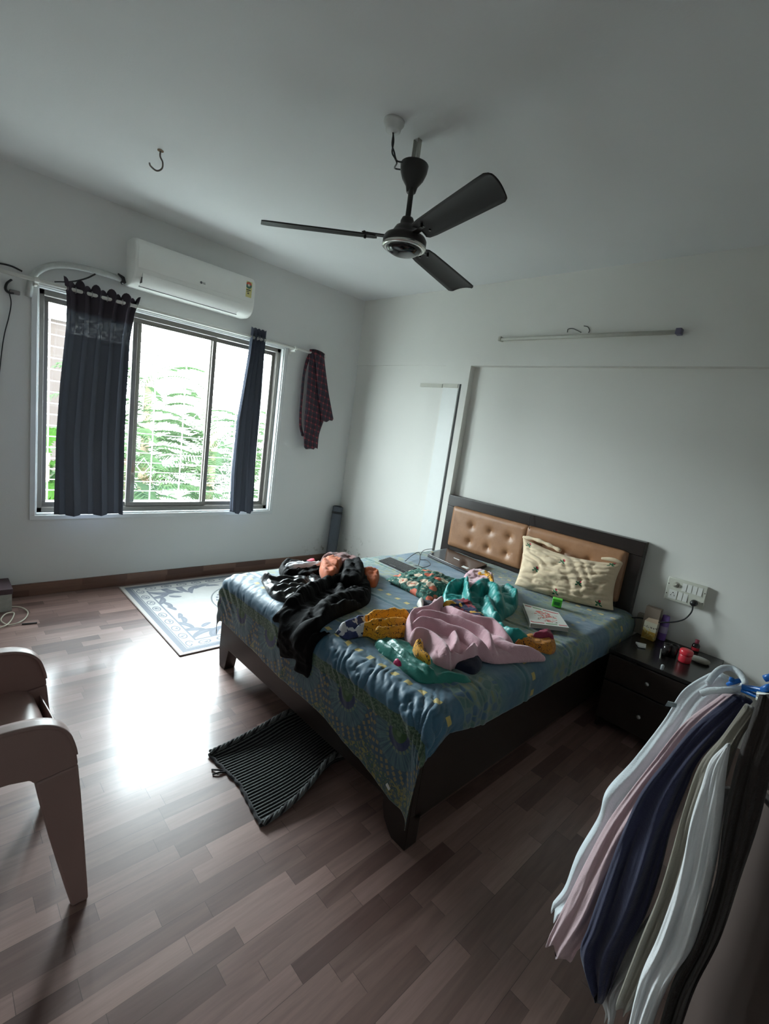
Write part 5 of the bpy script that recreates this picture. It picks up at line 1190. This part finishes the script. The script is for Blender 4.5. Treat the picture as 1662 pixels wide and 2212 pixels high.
garment('white_shirt', [(1566, 1610), (1535, 1642), (1517, 1694), (1495, 1767), (1473, 1877), (1429, 2006), (1389, 2097), (1364, 2200), (1350, 2280)],
        [(1578, 1612), (1568, 1680), (1562, 1750), (1552, 1830), (1535, 1920), (1500, 2042), (1450, 2120), (1410, 2215), (1400, 2300)], 1.02, .99, fabric('white_linen', (.80, .81, .83), .8, 300, .3), 'white shirt, the brightest sleeve at the lower right', 3, 11, th=.030)
garment('brown_shirt', [(1640, 1500), (1620, 1560), (1590, 1650), (1562, 1780), (1545, 1900), (1505, 2020), (1450, 2130), (1415, 2260)],
        [(1700, 1500), (1700, 1580), (1672, 1650), (1640, 1780), (1600, 1900), (1560, 2020), (1505, 2130), (1460, 2260)], 1.035, 1.01, fabric('dark_brown_cotton', (.030, .022, .020), .85, 300, .3), 'dark brown shirt nearest the door edge', 4, 13, th=.026)
garment('cream_garment', [(1560, 1700), (1480, 1850), (1400, 1980), (1330, 2060), (1290, 2070), (1276, 2092)], [(1590, 1705), (1530, 1860), (1450, 1990), (1380, 2080), (1320, 2110), (1304, 2100)], 1.115, 1.10, fabric('cream_linen', (.48, .46, .40), .85, 300, .3), 'cream garment with only its hem showing below the navy shirt, further left', 2, 15, th=.015)
garment('grey_garment', [(1560, 1700), (1480, 1850), (1400, 1980), (1340, 2060), (1303, 2140), (1310, 2192)], [(1590, 1705), (1530, 1860), (1460, 1990), (1400, 2080), (1345, 2130), (1330, 2198)], 1.10, 1.085, fabric('light_grey_linen', (.50, .50, .50), .85, 300, .3), 'light grey garment with its pointed hem showing below the navy shirt', 2, 17, th=.015)

# ================================================================ OUTSIDE
def leafmat(name, a, b):
    n = NG(name); n.t.nodes.remove(n.bsdf); g = n.node('ShaderNodeObjectInfo'); c = n.mix(n.noise(n.pos(), 2.5, 3), a, b)
    d = n.node('ShaderNodeBsdfDiffuse'); n.set(d.inputs[0], c); t = n.node('ShaderNodeBsdfTranslucent'); n.set(t.inputs[0], c)
    k = n.node('ShaderNodeMixShader'); k.inputs[0].default_value = .45; n.t.links.new(d.outputs[0], k.inputs[1]); n.t.links.new(t.outputs[0], k.inputs[2]); n.t.links.new(k.outputs[0], n.t.nodes['Material Output'].inputs[0]); return n.mat
M_leaf = leafmat('palm_leaf', (.040, .070, .030), (.060, .092, .048)); M_leaf2 = leafmat('bamboo_leaf', (.020, .060, .006), (.035, .085, .012))
M_bark = plain('bark', (.16, .12, .08), .9)
def palm(x, y, z0, h, r, nf, seed, lab, mat=M_leaf, name='palm_tree', lw=.018):
    rr = random.Random(seed); t = thing(name, lab, 'tree', (x, y, z0), 'trees outside the window')
    build('trunk', MB().tube([(x, y, z0), (x + .05, y, z0 + h * .5), (x, y + .05, z0 + h)], [.10, .08, .06], 10), M_bark, t, smooth=True)
    m = MB()
    for k in range(nf):
        az = rr.uniform(0, 2 * PI); el = rr.uniform(-.1, 1.2); L = r * rr.uniform(.7, 1.1); zb = z0 + h * rr.uniform(.45, 1.0)
        pts = []
        for i in range(9):
            q = i / 8; hr2 = L * q * math.cos(el * (1 - .3 * q)); zz = L * (q * math.sin(el) - .55 * q * q)
            pts.append(np.array([x + math.cos(az) * hr2, y + math.sin(az) * hr2, zb + zz]))
        for i in range(1, 9):
            for sgn in (-1, 1):
                for jj in (0, .33, .67):
                    b = pts[i - 1] + (pts[i] - pts[i - 1]) * jj; tdir = pts[i] - pts[i - 1]; tdir = tdir / np.linalg.norm(tdir); sd = np.array([-math.sin(az), math.cos(az), 0]) * sgn
                    l = .38 * r * (1 - abs(i / 8 - .4)) * rr.uniform(.7, 1.1) * .55; e = b + (sd * .8 + tdir * .6 + np.array([0, 0, -.25])) * l; w_ = tdir * lw * .5
                    mid = (b + e) / 2 + np.array([0, 0, .03])
                    m.add([b - w_, b + w_, mid + w_ * 1.4, e, mid - w_ * 1.4], [(0, 1, 2, 3, 4)])
    build('fronds', m, mat, t); return t
palm(-7.2, 2.0, -1.5, 2.4, 1.5, 44, 1, 'feathery palm outside the middle of the window')
palm(-7.6, 3.4, -1.5, 2.7, 1.5, 44, 2, 'pale palm outside between the mullion and the right curtain')
palm(-6.8, 4.6, -1.5, 2.2, 1.4, 40, 3, 'palm outside behind the narrow curtain')
palm(-9.0, 2.8, -1.5, 3.4, 1.6, 44, 4, 'taller palm further behind the other palms')
palm(-6.6, .95, -1.5, 2.3, 1.0, 24, 5, 'bright green bush seen left of the wide curtain', M_leaf2, 'bush', .05)
palm(-9.5, 5.2, -1.5, 3.0, 1.7, 40, 6, 'distant palm towards the right end of the window')
def bld_mat():
    n = NG('pink_render'); p = n.pos(); x, y, z = n.xyz(p); c = n.mix(n.noise(p, 2, 3), (.036, .025, .021), (.043, .031, .026)); ba = ((z / .55).frac() - .5).abs().gt(.485)
    return n.done(n.mix(ba, c, (.05, .04, .035)), .9)
nb = thing('neighbouring_building', 'pinkish building seen through the left slit of the window', 'building', (-14, .9, -3))
build('facade', MB().box(-17, -13, -3.5, 2.45, -3, 2.95), bld_mat(), nb); build('parapet', MB().box(-17.1, -12.9, -3.6, 2.5, 2.95, 3.12), M_wall, nb)
g = structure(build('ground', MB().box(-60, X0 - WT - .2, -40, 40, -3.2, -3.0), plain('pale_concrete', (.34, .35, .33), .9)))

# ================================================================ LIGHT
w = bpy.data.worlds.new('sky'); SC.world = w; w.use_nodes = True; nt_ = w.node_tree; bg = nt_.nodes['Background']
tc = nt_.nodes.new('ShaderNodeTexCoord'); sp_ = nt_.nodes.new('ShaderNodeSeparateXYZ'); nt_.links.new(tc.outputs['Generated'], sp_.inputs[0])
rp = nt_.nodes.new('ShaderNodeValToRGB'); nt_.links.new(sp_.outputs['Z'], rp.inputs[0])
el = rp.color_ramp.elements; el[0].position = 0.0; el[0].color = (.80, .90, .94, 1); el[1].position = .6; el[1].color = (.80, .90, .97, 1)
# brighter sky lobe facing the window, added to light the bed and shirts
dt = nt_.nodes.new('ShaderNodeVectorMath'); dt.operation = 'DOT_PRODUCT'; nt_.links.new(tc.outputs['Generated'], dt.inputs[0]); gd = Vector(GLOW_DIR).normalized(); dt.inputs[1].default_value = gd
mr_ = nt_.nodes.new('ShaderNodeMapRange'); mr_.interpolation_type = 'SMOOTHSTEP'; mr_.inputs[1].default_value = .72; mr_.inputs[2].default_value = 1.0; mr_.inputs[3].default_value = SKY; mr_.inputs[4].default_value = SKY * GLOW
nt_.links.new(dt.outputs['Value'], mr_.inputs[0]); nt_.links.new(mr_.outputs[0], bg.inputs[1]); nt_.links.new(rp.outputs[0], bg.inputs[0])
def area(loc, rot, sx, sy, e, col=(1, 1, 1), portal=False):
    l = bpy.data.lights.new('window_portal' if portal else 'area', 'AREA'); l.shape = 'RECTANGLE'; l.size = sx; l.size_y = sy; l.energy = e; l.color = col
    if portal: l.cycles.is_portal = True
    o = bpy.data.objects.new(l.name, l); COL.objects.link(o); o.location = loc; o.rotation_euler = rot; return o
area((X0 - WT - .02, (WY0 + WY1) / 2, (WZ0 + WZ1) / 2), (0, -PI / 2, 0), WZ1 - WZ0, WY1 - WY0, 1, portal=True)
c = SC.cycles
c.max_bounces = 12; c.diffuse_bounces = 7; c.glossy_bounces = 4; c.transmission_bounces = 6; c.transparent_max_bounces = 12
c.sample_clamp_indirect = 12; c.caustics_reflective = True; c.caustics_refractive = False; c.use_denoising = True
vs = SC.view_settings; vs.view_transform = 'Standard'; vs.look = 'None'; vs.gamma = 1; vs.use_curve_mapping = False; vs.exposure = EXPOSURE
SC.display_settings.display_device = 'sRGB'
